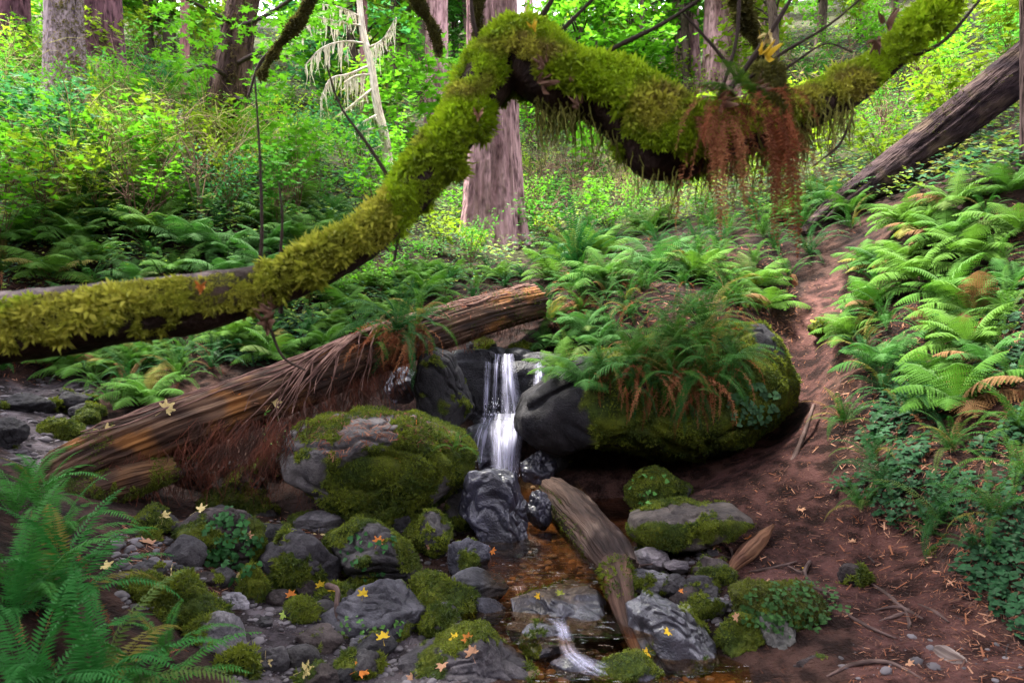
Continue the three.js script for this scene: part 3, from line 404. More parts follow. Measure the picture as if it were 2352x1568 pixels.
// woody roots of a living tree running along the top of the long log, and the mat of fine rootlets under it
{
  const axis = [[130, 1095, 4.9], [250, 1045, 5.05], [500, 955, 5.5], [700, 880, 6.0], [860, 810, 6.5], [1000, 762, 7.1], [1130, 722, 7.8], [1240, 690, 8.5]].map(a => P(...a)), curve = new THREE.CatmullRomCurve3(axis);
  const onLog = (t, th, r = 0.235) => { r -= 0.02; const c = curve.getPoint(t), T = curve.getTangent(t), X = new V3(0, 1, 0).addScaledVector(T, -T.y).normalize(), Y = T.clone().cross(X); return c.addScaledVector(X, r * Math.cos(th)).addScaledVector(Y, r * Math.sin(th)); };   // th > 0 towards the camera
  const g = thing('root_web', 'web of brown tree roots creeping along the long log and hanging from it', 'roots', onLog(0.55, 0));
  const rcol = q => mix3([0.09, 0.05, 0.042], [0.24, 0.15, 0.12], sm(-0.3, 0.3, fbm(q.x * 10, q.y * 10, q.z * 10, 2)));
  const sgn = onLog(0.5, 1.2).z > onLog(0.5, -1.2).z ? 1 : -1;
  for (let i = 0; i < 26; i++) {   // along the top
    const t0 = rr(0.1, 0.86), t1 = Math.min(0.97, t0 + rr(0.16, 0.5)), n = 7, a0 = rr(-0.5, 0.7), a1 = rr(-0.4, 0.6), pts = [];
    for (let k = 0; k <= n; k++) { const f = k / n; pts.push([onLog(mix(t0, t1, f), sgn * (mix(a0, a1, f) + rr(-0.25, 0.25)), 0.243 + rr(0, 0.02)), mix(0.005, rr(0.008, 0.02), f)]); }
    part('root', local(tube(pts, { radial: 7, step: 0.04, color: rcol, uvs: 3 }), g), M.root, g);
  }
  for (let i = 0; i < 22; i++) {   // fan leaving the top near the fern and sweeping down over the front
    const t0 = rr(0.46, 0.62), t1 = t0 - rr(0.03, 0.24), pts = [], a1 = rr(0.9, 2.3);
    for (let k = 0; k <= 6; k++) { const f = k / 6; pts.push([onLog(mix(t0, t1, f), sgn * mix(0.2, a1, f * f * 0.5 + f * 0.5), 0.245 + 0.04 * f + rr(0, 0.03)), mix(rr(0.006, 0.02), 0.003, f)]); }
    const last = pts[6][0].clone(); pts.push([last.add(new V3(rr(-0.1, 0.05), rr(-0.25, -0.1), rr(-0.03, 0.1))), 0.003]);
    part('root', local(tube(pts, { radial: 7, step: 0.04, color: rcol, uvs: 3 }), g), M.root, g);
  }
  const fine = [];
  for (let i = 0; i < 1500; i++) {   // hanging rootlets
    const t = rnd() < 0.75 ? rr(0.12, 0.6) : rr(0.62, 0.95), th = sgn * rr(1.3, 2.5), a = onLog(t, th, 0.22), l = (t < 0.6 ? rr(0.08, 0.42) : rr(0.05, 0.2)), pts = [[a, 0.0026]]; let dir = new V3(rr(-0.6, 0.5), -1, rr(-0.2, 0.35)).normalize();
    for (let k = 1; k <= 3; k++) { a.addScaledVector(dir, l / 3); dir.add(new V3(rr(-0.6, 0.6), rr(-0.3, 0.2), rr(-0.4, 0.4))).normalize(); pts.push([a.clone(), 0.0022 - k * 0.0004]); }
    fine.push(tube(pts, { radial: 3, step: 0.08, color: q => mix3([0.13, 0.045, 0.026], [0.06, 0.03, 0.022], sm(-0.2, 0.2, N(q.x * 7, q.y * 7, q.z * 7))), cap: false }));
  }
  for (let i = 0; i < 900; i++) {   // slanting tangle between log and ground
    const p0 = P(rr(330, 720), rr(960, 1060), rr(5.1, 5.45)), pts = [[p0.clone(), 0.003]]; let dir = new V3(rr(-1.2, 0.4), -1, rr(-0.1, 0.35)).normalize(); const l = rr(0.12, 0.5);
    for (let k = 1; k <= 3; k++) { p0.addScaledVector(dir, l / 3); dir.add(new V3(rr(-0.5, 0.5), rr(-0.3, 0.3), rr(-0.3, 0.3))).normalize(); pts.push([p0.clone(), 0.0026 - k * 0.0005]); }
    fine.push(tube(pts, { radial: 3, step: 0.08, color: q => mix3([0.14, 0.048, 0.028], [0.05, 0.026, 0.02], sm(-0.2, 0.2, N(q.x * 7, q.y * 7, q.z * 7))), cap: false }));
  }
  part('rootlets', local(mergeGeometries(fine), g), M.root, g, 'stuff');
}

// ---------- the mossy limb close to the camera ----------
{
  const L = [[-160, 770, 1.75, 100], [0, 752, 1.8, 97], [160, 735, 1.84, 93], [320, 712, 1.88, 88], [480, 688, 1.92, 83], [620, 655, 1.96, 78], [740, 605, 2.0, 74], [840, 545, 2.03, 72], [910, 480, 2.06, 72], [965, 415, 2.08, 74], [1020, 340, 2.1, 76], [1078, 250, 2.12, 82], [1125, 170, 2.14, 86], [1160, 130, 2.15, 92], [1215, 135, 2.15, 104], [1290, 180, 2.15, 102], [1370, 205, 2.15, 100], [1450, 255, 2.15, 112], [1525, 318, 2.15, 126], [1590, 325, 2.15, 108], [1660, 312, 2.15, 84], [1750, 290, 2.16, 74], [1850, 255, 2.16, 70], [1950, 205, 2.16, 66], [2040, 140, 2.16, 60], [2110, 75, 2.16, 56], [2165, 5, 2.16, 52], [2210, -80, 2.16, 48], [2260, -200, 2.16, 44]];
  const barkTop = q => { const [x] = toPx(q); return x < 760; };
  const bare = (q, n) => { const [x] = toPx(q); return x < 720 && n.y > 0.86 - 0.16 * sm(700, 0, x) + 0.2 * fbm(q.x * 6, q.y * 6, q.z * 6, 3) || n.y < -0.5 + 0.9 * fbm(q.x * 5, q.y * 5 + 4, q.z * 5, 3) || fbm(q.x * 7 + 3, q.y * 7, q.z * 7, 3) > 0.27; };  // mossless bark patches; underside stripped to dark bark, painting in its shade
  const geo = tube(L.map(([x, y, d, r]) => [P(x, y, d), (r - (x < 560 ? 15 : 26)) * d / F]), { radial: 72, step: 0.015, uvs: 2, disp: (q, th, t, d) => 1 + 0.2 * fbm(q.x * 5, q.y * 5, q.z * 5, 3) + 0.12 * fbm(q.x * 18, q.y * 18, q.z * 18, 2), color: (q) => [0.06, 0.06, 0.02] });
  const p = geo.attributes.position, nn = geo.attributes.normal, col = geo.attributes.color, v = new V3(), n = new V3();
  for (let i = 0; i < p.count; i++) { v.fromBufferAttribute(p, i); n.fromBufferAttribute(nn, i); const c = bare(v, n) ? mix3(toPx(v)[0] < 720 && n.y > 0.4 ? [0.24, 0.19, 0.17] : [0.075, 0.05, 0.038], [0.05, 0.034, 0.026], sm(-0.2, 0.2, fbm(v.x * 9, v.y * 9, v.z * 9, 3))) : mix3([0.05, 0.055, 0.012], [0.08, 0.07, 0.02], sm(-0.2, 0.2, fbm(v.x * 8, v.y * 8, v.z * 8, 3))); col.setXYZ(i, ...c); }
  const g = thing('mossy_limb', 'thick crooked moss covered tree limb reaching across the whole view', 'tree limb', P(1176, 300, 2.1)); 
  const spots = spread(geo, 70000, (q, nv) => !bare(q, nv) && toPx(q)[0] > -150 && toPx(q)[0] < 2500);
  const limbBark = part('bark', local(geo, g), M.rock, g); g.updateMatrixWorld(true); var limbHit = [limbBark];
  const tones = q => { const [x] = toPx(q); return x < 900 ? 0 : 1; };
  const clump = s => N(s[0].x * 26, s[0].y * 26, s[0].z * 26) > 0.05; mossOn(g, spots.filter(s => tones(s[0]) === 0 && clump(s)), 0.022, [[0.5, 0.48, 0.07], [0.3, 0.34, 0.03], [0.3, 0.42, 0.025]], 0.8, 'moss_tufts'); mossOn(g, spots.filter(s => tones(s[0]) === 1 && clump(s)), 0.025, [[0.36, 0.55, 0.016], [0.26, 0.36, 0.015], [0.45, 0.45, 0.06]], 0.8, 'moss_tufts');
  mossOn(g, spots.filter(s => tones(s[0]) === 0), 0.014, [[0.42, 0.42, 0.05], [0.22, 0.24, 0.02], [0.26, 0.2, 0.07]], 0.35);
  mossOn(g, spots.filter(s => tones(s[0]) === 1), 0.017, [[0.34, 0.5, 0.014], [0.2, 0.28, 0.012], [0.28, 0.24, 0.05]], 0.4);
  // long hanging moss strands
  const strand = []; const hang = (x, y, d, l, w) => { let a = P(x, y, d); const pts = [[a.clone(), w]]; for (let k = 1; k <= 4; k++) { a.add(new V3(rr(-0.012, 0.012), -l / 4, rr(-0.01, 0.01))); pts.push([a.clone(), w * (1 - k * 0.22)]); } strand.push(tube(pts, { radial: 4, step: 0.02, cap: false, disp: q => 1 + 1.6 * fbm(q.x * 60, q.y * 60, q.z * 60, 2) })); };
  for (let i = 0; i < 700; i++) { const x = pick([rr(1230, 1330), rr(1600, 1860), rr(1600, 1860), rr(1780, 1960), rr(1330, 1560)]), yb = x < 1340 ? 275 : x < 1560 ? mix(290, 430, (x - 1340) / 220) : x < 1860 ? mix(400, 320, (x - 1560) / 300) : 275; hang(x, yb - rr(5, 60), rr(2.07, 2.22), rr(0.02, 0.13) * (rnd() < 0.15 ? 1.8 : 1), rr(0.0015, 0.0045)); }
  const sg = mergeGeometries(strand); part('moss_strands', local(sg, g), mat({ color: rgb(0.2, 0.2, 0.04), roughness: 1, transmission: 0.25 }), g, 'stuff');
  for (const [x, y, d, r, l] of [[1760, 230, 2.14, 26, 0.1]]) part('stub', local(tube([[P(x + 20, y + 60, d), 0.045], [P(x, y, d), 0.04], [P(x - 5, y - 70, d), 0.032]], { radial: 20, color: () => [0.09, 0.1, 0.02], uvs: 2, disp: q => 1 + 0.3 * fbm(q.x * 20, q.y * 20, q.z * 20, 2) }), g), M.rock, g);
  const stub = spread(tube([[P(1780, 290, 2.14), 0.05], [P(1765, 230, 2.14), 0.045], [P(1758, 160, 2.14), 0.036]], { radial: 20 }), 2600); mossOn(g, stub, 0.02, [[0.22, 0.22, 0.04], [0.11, 0.11, 0.03]], 0.7);
  // twigs growing from the limb, and fine side twigs
  const tw = [[[1300, 170, 8], [1420, 105, 6], [1530, 50, 5], [1660, -40, 3]], [[1245, 120, 10], [1235, 60, 8], [1262, 10, 7], [1300, -60, 6]], [[1262, 100, 7], [1320, 40, 5], [1400, -40, 4]], [[1100, 95, 6], [1085, 40, 5], [1080, -60, 5]], [[1680, 200, 7], [1760, 90, 6], [1840, -40, 5]], [[1700, 190, 5], [1650, 120, 4], [1560, 20, 3]], [[1720, 180, 5], [1800, 120, 4], [1900, 60, 3], [2010, -30, 3]], [[1370, 95, 3], [1372, 170, 3], [1390, 200, 3], [1420, 210, 2]], [[1390, 200, 3], [1440, 205, 3], [1480, 170, 2]], [[590, 650, 6], [600, 560, 4], [598, 400, 3], [585, 180, 2]], [[645, 720, 5], [643, 600, 4], [648, 500, 3], [640, 420, 2]], [[615, 740, 4], [650, 820, 3], [700, 850, 2]], [[905, 430, 5], [850, 340, 4], [780, 240, 3], [750, 150, 2]], [[905, 420, 3], [920, 500, 4], [905, 600, 3]], [[1020, 240, 3], [1010, 310, 3], [1030, 350, 2]], [[2055, 140, 6], [2160, 100, 4], [2260, -10, 3]], [[1960, 260, 4], [1930, 330, 3], [1870, 380, 2]], [[1650, 230, 5], [1690, 100, 4], [1700, -30, 4]], [[1420, 220, 2], [1424, 260, 2], [1415, 300, 2]], [[1750, 200, 4], [1830, 140, 3], [1900, 100, 2], [1960, 120, 2]]];
  for (const t of tw) part('twig', local(tube(t.map(([x, y, r], i) => [P(x, y, 2.12 - i * 0.015), r * 2.1 / F]), { radial: 6, step: 0.02, disp: q => 1 + 0.25 * N(q.x * 30, q.y * 30, q.z * 30) }), g), M.twig, g);
  var limb = g;
}
console.log('logs', Math.round(performance.now()));

// ---------- water ----------
{
  const streak = (() => { const n = 256, d = new Uint8Array(n * n * 4); for (let y = 0; y < n; y++) for (let x = 0; x < n; x++) { const u = x / n, v = y / n, s = tf(u + 0.05 * tf(u, v, 3, 3, 2, 1), v, 10, 2, 3, 4) * 0.6 + tf(u, v, 30, 2, 2, 2) * 0.5, e = Math.sin(Math.PI * u) ** 0.7, a = (0.14 + 0.66 * sm(0.36, 0.88, s)) * e * (1 - 0.2 * v); d.set([a * 255, a * 255, a * 255, 255], (y * n + x) * 4); } const t = new THREE.DataTexture(d, n, n); t.magFilter = THREE.LinearFilter; t.needsUpdate = true; return t; })();
  const silk = mat({ color: rgb(0.6, 0.6, 0.8), roughness: 0.5, alphaMap: streak, transparent: true, opacity: 1 });
  // sheet through cross-sections [left px, right px, py, depth]
  const sheet = (rows, bulge = 0.03) => { const c1 = new THREE.CatmullRomCurve3(rows.map(r => P(r[0], r[2], r[3]))), c2 = new THREE.CatmullRomCurve3(rows.map(r => P(r[1], r[4] ?? r[2], r[3]))), n = 40, m = 14, pos = [], uv = [], idx = []; for (let i = 0; i <= n; i++) { const a = c1.getPoint(i / n), b = c2.getPoint(i / n); for (let j = 0; j <= m; j++) { const f = j / m, q = a.clone().lerp(b, f); q.z += bulge * Math.sin(Math.PI * f) + 0.012 * N(f * 9, i * 0.1, 4); pos.push(q.x, q.y, q.z); uv.push(f, i / n); } } for (let i = 0; i < n; i++) for (let j = 0; j < m; j++) { const a = i * (m + 1) + j, b = a + m + 1; idx.push(a, b, a + 1, b, b + 1, a + 1); } const g = new THREE.BufferGeometry(); g.setAttribute('position', new THREE.Float32BufferAttribute(pos, 3)); g.setAttribute('uv', new THREE.Float32BufferAttribute(uv, 2)); g.setIndex(idx); g.computeVertexNormals(); return g; };
  const wf = thing('waterfall', 'silky white waterfall dropping in two steps over black rock', 'waterfall', P(1150, 1110, 6.9));
  for (const rows of [[[1134, 1150, 812, 7.4], [1132, 1146, 845, 7.25], [1128, 1142, 955, 7.15]], [[1152, 1180, 812, 7.4], [1148, 1186, 850, 7.24], [1146, 1196, 900, 7.18], [1150, 1208, 965, 7.1]], [[1156, 1176, 814, 7.36], [1152, 1182, 870, 7.2], [1150, 1202, 960, 7.06]], [[1112, 1128, 830, 7.3], [1108, 1122, 960, 7.15]]]) part('upper_fall', local(sheet(rows), wf), silk, wf);
  for (const rows of [[[1120, 1208, 948, 7.1], [1112, 1205, 990, 6.9], [1122, 1196, 1040, 6.8], [1128, 1190, 1105, 6.72]], [[1105, 1140, 958, 7.1], [1085, 1130, 1000, 6.95], [1078, 1120, 1060, 6.85]], [[1158, 1206, 958, 7.05], [1146, 1202, 1000, 6.86], [1142, 1190, 1105, 6.7]], [[1130, 1180, 965, 7.04], [1126, 1180, 1010, 6.84], [1130, 1174, 1105, 6.68]]]) part('lower_fall', local(sheet(rows, 0.07), wf), silk, wf);
  { const drop = new THREE.IcosahedronGeometry(1, 1), mats = []; for (let i = 0; i < 130; i++) { const k = rnd(), q = k < 0.5 ? P(1135 + rr(-1, 1) * 60 * rnd(), 952 - 40 * rnd() ** 2, rr(6.9, 7.12)) : P(1150 + rr(-1, 1) * 70, 1098 - 50 * rnd() ** 2, rr(6.6, 6.8)), s = 0.0015 + 0.003 * rnd() ** 3; mats.push(frame(q, UP, 0, s, s * rr(1, 3), s)); } instances('spray', drop, mat({ color: rgb(0.9, 0.92, 1), roughness: 0.3, transparent: true, opacity: 0.6 }), mats, wf); }
  const sf = thing('waterfall', 'thin side trickle of water beside the main waterfall', 'waterfall', P(1240, 890, 7.2));
  for (const rows of [[[1228, 1250, 835, 7.32], [1224, 1254, 885, 7.2]], [[1234, 1246, 832, 7.3], [1230, 1248, 880, 7.17]]]) part('water_sheet', local(sheet(rows), sf), silk, sf);
  const veil = mat({ color: rgb(0.6, 0.6, 0.8), roughness: 0.4, alphaMap: streak, transparent: true, opacity: 0.45 });
  const rp = thing('rapid', 'little white rapid pouring between the dark rocks', 'rapid', P(1310, 1500, 3.9));
  for (const rows of [[[1280, 1308, 1436, 3.82], [1284, 1318, 1480, 3.76], [1290, 1350, 1505, 3.68], [1330, 1420, 1530, 3.6]], [[1270, 1300, 1428, 3.9], [1288, 1330, 1495, 3.7], [1320, 1400, 1535, 3.6], [1360, 1470, 1560, 3.55]], [[1250, 1296, 1418, 3.98], [1276, 1310, 1445, 3.8], [1286, 1325, 1490, 3.72]]]) part('water_sheet', local(sheet(rows, 0.015), rp), veil, rp);
  const rp2 = thing('rapid', 'pale trickle sliding off the left side of the wet slab', 'rapid', P(1190, 1400, 4.3));
  part('water_sheet', local(sheet([[1175, 1205, 1345, 4.55], [1180, 1215, 1370, 4.45], [1200, 1240, 1400, 4.35]], 0.01), rp2), silk, rp2);
  const rippleT = tex(256, (u, v) => 0.5 * tf(u, v, 7, 7, 4, 3) + 0.5 * ridge(tf(u, v, 5, 12, 3, 1)), 1, false);
  const water = mat({ color: rgb(0.72, 0.56, 0.4), roughness: 0.04, transmission: 1, ior: 1.33, bumpMap: rippleT, bumpScale: 0.012 });
  const pool = (name, label, y, poly) => { const sh = new THREE.Shape(poly.map(([px, py]) => { const d = (1.6 - y) * F / (py - PH / 2); return new THREE.Vector2((px - PW / 2) / F * d, d); })), g = new THREE.ShapeGeometry(sh); g.rotateX(-Math.PI / 2); const uv = g.attributes.uv, p = g.attributes.position; for (let i = 0; i < p.count; i++) uv.setXY(i, p.getX(i) * 1.6, p.getZ(i) * 1.6); const o = shadows(new THREE.Mesh(g, water)); o.position.y = y; tag(o, name, label, null, null, 'structure'); };
  pool('stream_pool', 'clear brown pool at the foot of the waterfall', 0.13, [[1120, 1120], [1420, 1120], [1460, 1200], [1440, 1330], [1300, 1352], [1150, 1350], [1100, 1290], [1080, 1200]]);
  pool('stream_water', 'shallow brown stream between the rocks', 0.0, [[1050, 1350], [1500, 1350], [1520, 1460], [1300, 1480], [1050, 1480]]);
  pool('stream_water', 'dark water running out below the rapid', -0.1, [[1230, 1470], [1520, 1450], [1720, 1530], [1740, 1640], [1230, 1640]]);
}
// ---------- finding what lies under a photo pixel ----------
const caster = new THREE.Raycaster(), rocksOnly = solid.filter(o => o !== ground && o.parent !== limb);
function hit(px, py, list = rocksOnly) {
  caster.set(EYE, P(px, py, 1).sub(EYE).normalize()); const h = caster.intersectObjects(list, false)[0], g = list === rocksOnly ? G(px, py) : null;
  if (h && (!g || -h.point.z < -g.z)) { const n = h.face.normal.clone(); return [h.point, n.dot(caster.ray.direction) > 0 ? n.negate() : n, h.object]; }
  return g ? [g, groundN(g.x, g.z)] : null;
}
// ---------- leaf shapes ----------
const geoOf = (pos, idx) => { const g = new THREE.BufferGeometry(); g.setAttribute('position', new THREE.Float32BufferAttribute(pos, 3)); g.setIndex(idx); g.computeVertexNormals(); return g; };
function palmate(lobes = 5, cup = 0.12, fine = true) {   // maple leaf lying in xz, tip towards +z, stalk at the origin
  const pos = [0, 0, 0.3], idx = [], out = [];
  for (let i = 0; i < lobes; i++) { const c = (i - (lobes - 1) / 2) * (4.3 / lobes), w = 2.15 / lobes, R = 1 - 0.3 * Math.abs(c) / 2.2; out.push([c - w, 0.64 * R]); if (fine) out.push([c - w * 0.52, 0.62 * R], [c - w * 0.34, 0.84 * R]); else out.push([c - w * 0.4, 0.78 * R]); out.push([c, R]); if (fine) out.push([c + w * 0.34, 0.84 * R], [c + w * 0.52, 0.62 * R]); else out.push([c + w * 0.4, 0.78 * R]); }
  out.push([2.15, 0.35]);
  for (const [a, r] of out) pos.push(Math.sin(a) * r * 0.76, cup * r * r * (0.6 + 0.4 * Math.sin(a * 3.7 + r * 5)), 0.3 + Math.cos(a) * r * 0.66);
  for (let i = 1; i < out.length; i++) idx.push(0, i, i + 1);
  const k = pos.length / 3; pos.push(0, 0, 0.3, 0.014, -0.02, -0.45, -0.014, -0.02, -0.45); idx.push(k, k + 1, k + 2);
  return geoOf(pos, idx);
}
const ovalLeaf = (w = 0.5, fold = 0.12) => geoOf([0, 0, 0, w * 0.5, fold, 0.35, -w * 0.5, fold, 0.35, w * 0.34, fold * 0.8, 0.72, -w * 0.34, fold * 0.8, 0.72, 0, 0, 0.5, 0, -0.05, 1.05], [0, 1, 5, 0, 5, 2, 1, 3, 5, 2, 5, 4, 3, 6, 5, 4, 5, 6]);
const mapleLeaf = palmate(5), simpleMaple = palmate(3, 0.1, false), heart = geoOf([0, 0, 0, 0.42, 0.08, -0.12, 0.55, 0.06, 0.25, 0.25, 0.02, 0.7, 0, -0.05, 1, -0.25, 0.02, 0.7, -0.55, 0.06, 0.25, -0.42, 0.08, -0.12], [0, 1, 2, 0, 2, 3, 0, 3, 4, 0, 4, 5, 0, 5, 6, 0, 6, 7]);
function bake(list) {   // [[geometry, matrix], ...] into one geometry with positions and normals
  let nv = 0, ni = 0; for (const [g] of list) { nv += g.attributes.position.count; ni += g.index.count; }
  const pos = new Float32Array(nv * 3), nor = new Float32Array(nv * 3), idx = new Uint32Array(ni), nm = new THREE.Matrix3(), v = new V3(); let a = 0, b = 0;
  for (const [g, m] of list) { const p = g.attributes.position, q = g.attributes.normal, k = g.index; nm.getNormalMatrix(m); for (let i = 0; i < p.count; i++) { v.fromBufferAttribute(p, i).applyMatrix4(m); pos.set([v.x, v.y, v.z], (a + i) * 3); v.fromBufferAttribute(q, i).applyMatrix3(nm).normalize(); nor.set([v.x, v.y, v.z], (a + i) * 3); } for (let i = 0; i < k.count; i++) idx[b + i] = k.getX(i) + a; a += p.count; b += k.count; }
  const g = new THREE.BufferGeometry(); g.setAttribute('position', new THREE.BufferAttribute(pos, 3)); g.setAttribute('normal', new THREE.BufferAttribute(nor, 3)); g.setIndex(new THREE.BufferAttribute(idx, 1)); return g;
}
const pose = (p, e, s) => new THREE.Matrix4().compose(p, new THREE.Quaternion().setFromEuler(new THREE.Euler(...e, 'YXZ')), new V3(s, s, s));

// ---------- ferns ----------
function frond(kind, e0, e1, bend = 1.3) {   // unit length, rises from the origin towards +z, leaflets to both sides
  const n = kind === 'lady' ? 20 : 36, pos = [], idx = [], p = new V3(), sway = rr(-0.12, 0.12); const st = [];
  for (let i = 0; i <= n + 4; i++) { const t = i / (n + 4), e = (e0 - (e0 - e1) * t ** bend) * Math.PI / 180, T = new V3(sway * t, Math.sin(e), Math.cos(e)).normalize(); st.push([p.clone(), T]); p.addScaledVector(T, 1 / (n + 4)); }
  const tri = (a, b, c) => { const k = pos.length / 3; pos.push(a.x, a.y, a.z, b.x, b.y, b.z, c.x, c.y, c.z); idx.push(k, k + 1, k + 2); };
  const at = (o, X, a, T, b, Nn, c) => o.clone().addScaledVector(X, a).addScaledVector(T, b).addScaledVector(Nn, c);
  for (let i = 0; i < n + 4; i++) { const [a, T] = st[i], [b] = st[i + 1], w = 0.006 * (1 - i / (n + 6)), X = new V3(1, 0, 0), Nn = T.clone().cross(X); tri(at(a, X, -w, T, 0, Nn, 0), at(a, X, w, T, 0, Nn, 0), at(b, X, 0, T, 0, Nn, 0.0)); tri(at(a, X, 0, T, 0, Nn, w), at(a, X, 0, T, 0, Nn, -w), b); }
  for (let i = 3; i < n + 4; i++) {
    const [o, T] = st[i], t = (i - 3) / (n + 1), X0 = new V3(1, 0, 0), Nn = X0.clone().cross(T).negate();
    for (const s of [-1, 1]) {
      if (rnd() < 0.035) continue;   // a leaflet lost
      if (kind !== 'lady') {
        const l = (kind === 'dead' ? 0.055 : kind === 'big' ? 0.108 : 0.088) * Math.min(1, 0.45 + t * 3) * (1 - t ** 3) * (kind === 'dead' ? rr(0.4, 1.5) : rr(0.85, 1.1)) + 0.006, w = kind === 'dead' ? 0.009 : kind === 'big' ? 0.0105 : 0.0085, sw = 0.22 + 0.25 * t + rr(-0.07, 0.07), dr = kind === 'dead' ? rr(-0.8, 0.9) : rr(-0.02, 0.25), X = X0.clone().multiplyScalar(s).addScaledVector(T, sw).addScaledVector(Nn, -dr).normalize(), B = T.clone();
        const base = o, m1 = at(o, X, l * 0.3, B, w, Nn, 0.003), m2 = at(o, X, l * 0.3, B, -w, Nn, 0.003), c = at(o, X, l * 0.35, B, 0, Nn, -0.002), tip = at(o, X, l, B, l * 0.1, Nn, -l * (kind === 'dead' ? rr(-0.5, 0.5) : 0.14));
        tri(base, m1, c); tri(base, c, m2); tri(m1, tip, c); tri(c, tip, m2);
      } else {
        const l = 0.27 * Math.sin(Math.PI * Math.min(1, 0.16 + 0.84 * t) ** 0.9) * rr(0.9, 1.08) + 0.01, X = X0.clone().multiplyScalar(s).addScaledVector(T, 0.3).addScaledVector(Nn, -rr(0.05, 0.3)).normalize(), Bt = T.clone().addScaledVector(X, -T.dot(X)).normalize(), k = 9;
        for (let j = 0; j < k; j++) { const f = j / k, f2 = (j + 0.9) / k, tl = 0.036 * (1 - f) ** 0.7 + 0.004, a = at(o, X, l * f, Bt, 0, Nn, -l * f * f * 0.25), b = at(o, X, l * f2, Bt, 0, Nn, -l * f2 * f2 * 0.25); for (const q of [-1, 1]) tri(a, b, at(a, X, l * 0.9 / k, Bt, q * tl, Nn, 0.004)); }
      }
    }
  }
  return geoOf(pos, idx);
}
const fr = { sword: [[84, 5], [74, -20], [66, -40], [55, -58], [38, -72]].map(a => frond('sword', ...a)), lady: [[74, 0], [60, -18], [50, -32], [36, -46]].map(a => frond('lady', ...a)), tall: [[88, 45], [84, 22], [80, 2], [72, -20], [55, -50]].map(a => frond('sword', ...a, 1.8)), big: [[84, 15], [74, -10], [66, -30], [55, -45], [40, -60]].map(a => frond('big', ...a)), hang: [[25, -85, 0.6], [0, -88, 0.5], [40, -80, 0.7]].map(a => frond('sword', ...a)), dead: [[20, -88, 0.5], [-20, -88, 0.5], [45, -86, 0.6], [-62, -89, 0.5], [-50, -86, 0.4]].map(a => frond('dead', ...a)) };
const FM = { tall: [leafMat(0.014, 0.085, 0.014, 0.3, 0.35)], old: [leafMat(0.14, 0.13, 0.02, 0.35, 0.1), leafMat(0.15, 0.08, 0.03, 0.3, 0.1), leafMat(0.07, 0.12, 0.02, 0.35, 0.1)], big: [leafMat(0.02, 0.125, 0.018, 0.3, 0.2), leafMat(0.032, 0.145, 0.018, 0.3, 0.2)], sword: [leafMat(0.014, 0.07, 0.012, 0.3, 0.3), leafMat(0.024, 0.092, 0.01, 0.3, 0.2), leafMat(0.04, 0.115, 0.01, 0.35, 0.15)], lady: [leafMat(0.045, 0.13, 0.01, 0.35, 0.05), leafMat(0.062, 0.15, 0.012, 0.35, 0.05), leafMat(0.03, 0.105, 0.014, 0.35, 0.08)], dead: [leafMat(0.24, 0.075, 0.028, 0.3, 0), leafMat(0.33, 0.14, 0.06, 0.3, 0), leafMat(0.15, 0.05, 0.022, 0.25, 0)] };
function fern(pos, up, size, kind, label, group, { fronds = Math.round(rr(12, 19)), dead = 0, hang = 0, merged = false, lean = null, spin = rr(0, 6.28) } = {}) {
  const g = thing(kind === 'lady' ? 'lady_fern' : 'sword_fern', label, 'fern', pos, group), list = [], m = pick(FM[kind]);
  const add = (nm, geo, mm, az, s, tilt = 0, dx = 0) => { const M4 = new THREE.Matrix4().makeRotationY(az).multiply(new THREE.Matrix4().makeRotationX(tilt)).scale(new V3(s, s, s)).setPosition(rr(-dx, dx), rr(-dx, dx) * 0.3, rr(-dx, dx)); if (merged && nm === 'frond') list.push([geo, M4]); else { const o = part(nm, geo, mm, g); o.matrix.copy(M4); o.matrix.decompose(o.position, o.quaternion, o.scale); } };
  for (let i = 0; i < fronds; i++) { const az = spin + i * 2.4 + rr(-0.3, 0.3), k = Math.min(fr[kind].length - 1, Math.floor(i / fronds * fr[kind].length * 0.999 + rr(-0.6, 0.6) + 0.3)); add('frond', fr[kind][Math.max(0, k)], !merged && rnd() < 0.1 ? pick(FM.old) : m, az, size * rr(0.72, 1.1), rr(-0.1, 0.1), 0.03); }
  for (let i = 0; i < hang; i++) add('hanging_frond', pick(fr.hang), m, rr(-1.4, 1.4), size * rr(0.6, 0.95), 0, 0.12);
  for (let i = 0; i < dead; i++) add('dead_frond', pick(fr.dead), pick(FM.dead), rr(-1.7, 1.7), size * rr(0.45, 0.85), 0, 0.14);
  if (merged) part('fronds', bake(list), m, g);
  g.quaternion.setFromUnitVectors(UP, UP.clone().lerp(up, 0.35).normalize()); if (lean) g.rotateZ(lean);
  return g;
}
// ferns on the boulders and the long log, placed where the photograph shows their crowns
const rockFerns = [[1330, 640, 1.05, 26, 60, 2], [1440, 700, 0.6, 12, 26, 2], [1545, 790, 0.75, 14, 20, 4], [1620, 760, 0.8, 18, 16, 5], [1450, 830, 0.62, 10, 22, 4], [1380, 850, 0.5, 9, 14, 2], [1540, 865, 0.62, 7, 26, 7], [1620, 860, 0.65, 7, 26, 6], [1470, 880, 0.5, 5, 18, 5], [1680, 830, 0.55, 7, 12, 4], [1300, 800, 0.5, 10, 4, 2], [1500, 835, 0.6, 12, 24, 5], [1590, 810, 0.66, 14, 22, 5], [1410, 780, 0.55, 12, 14, 2], [1575, 905, 0.5, 5, 26, 6], [1340, 690, 0.7, 8, 40, 0], [1430, 655, 0.6, 10, 30, 0]];
rockFerns.forEach(f => { f[3] = Math.round(f[3] * 1.35); f[4] = Math.round(f[4] * 1.5); f[5] = Math.round(f[5] * 1.8 + 1); });
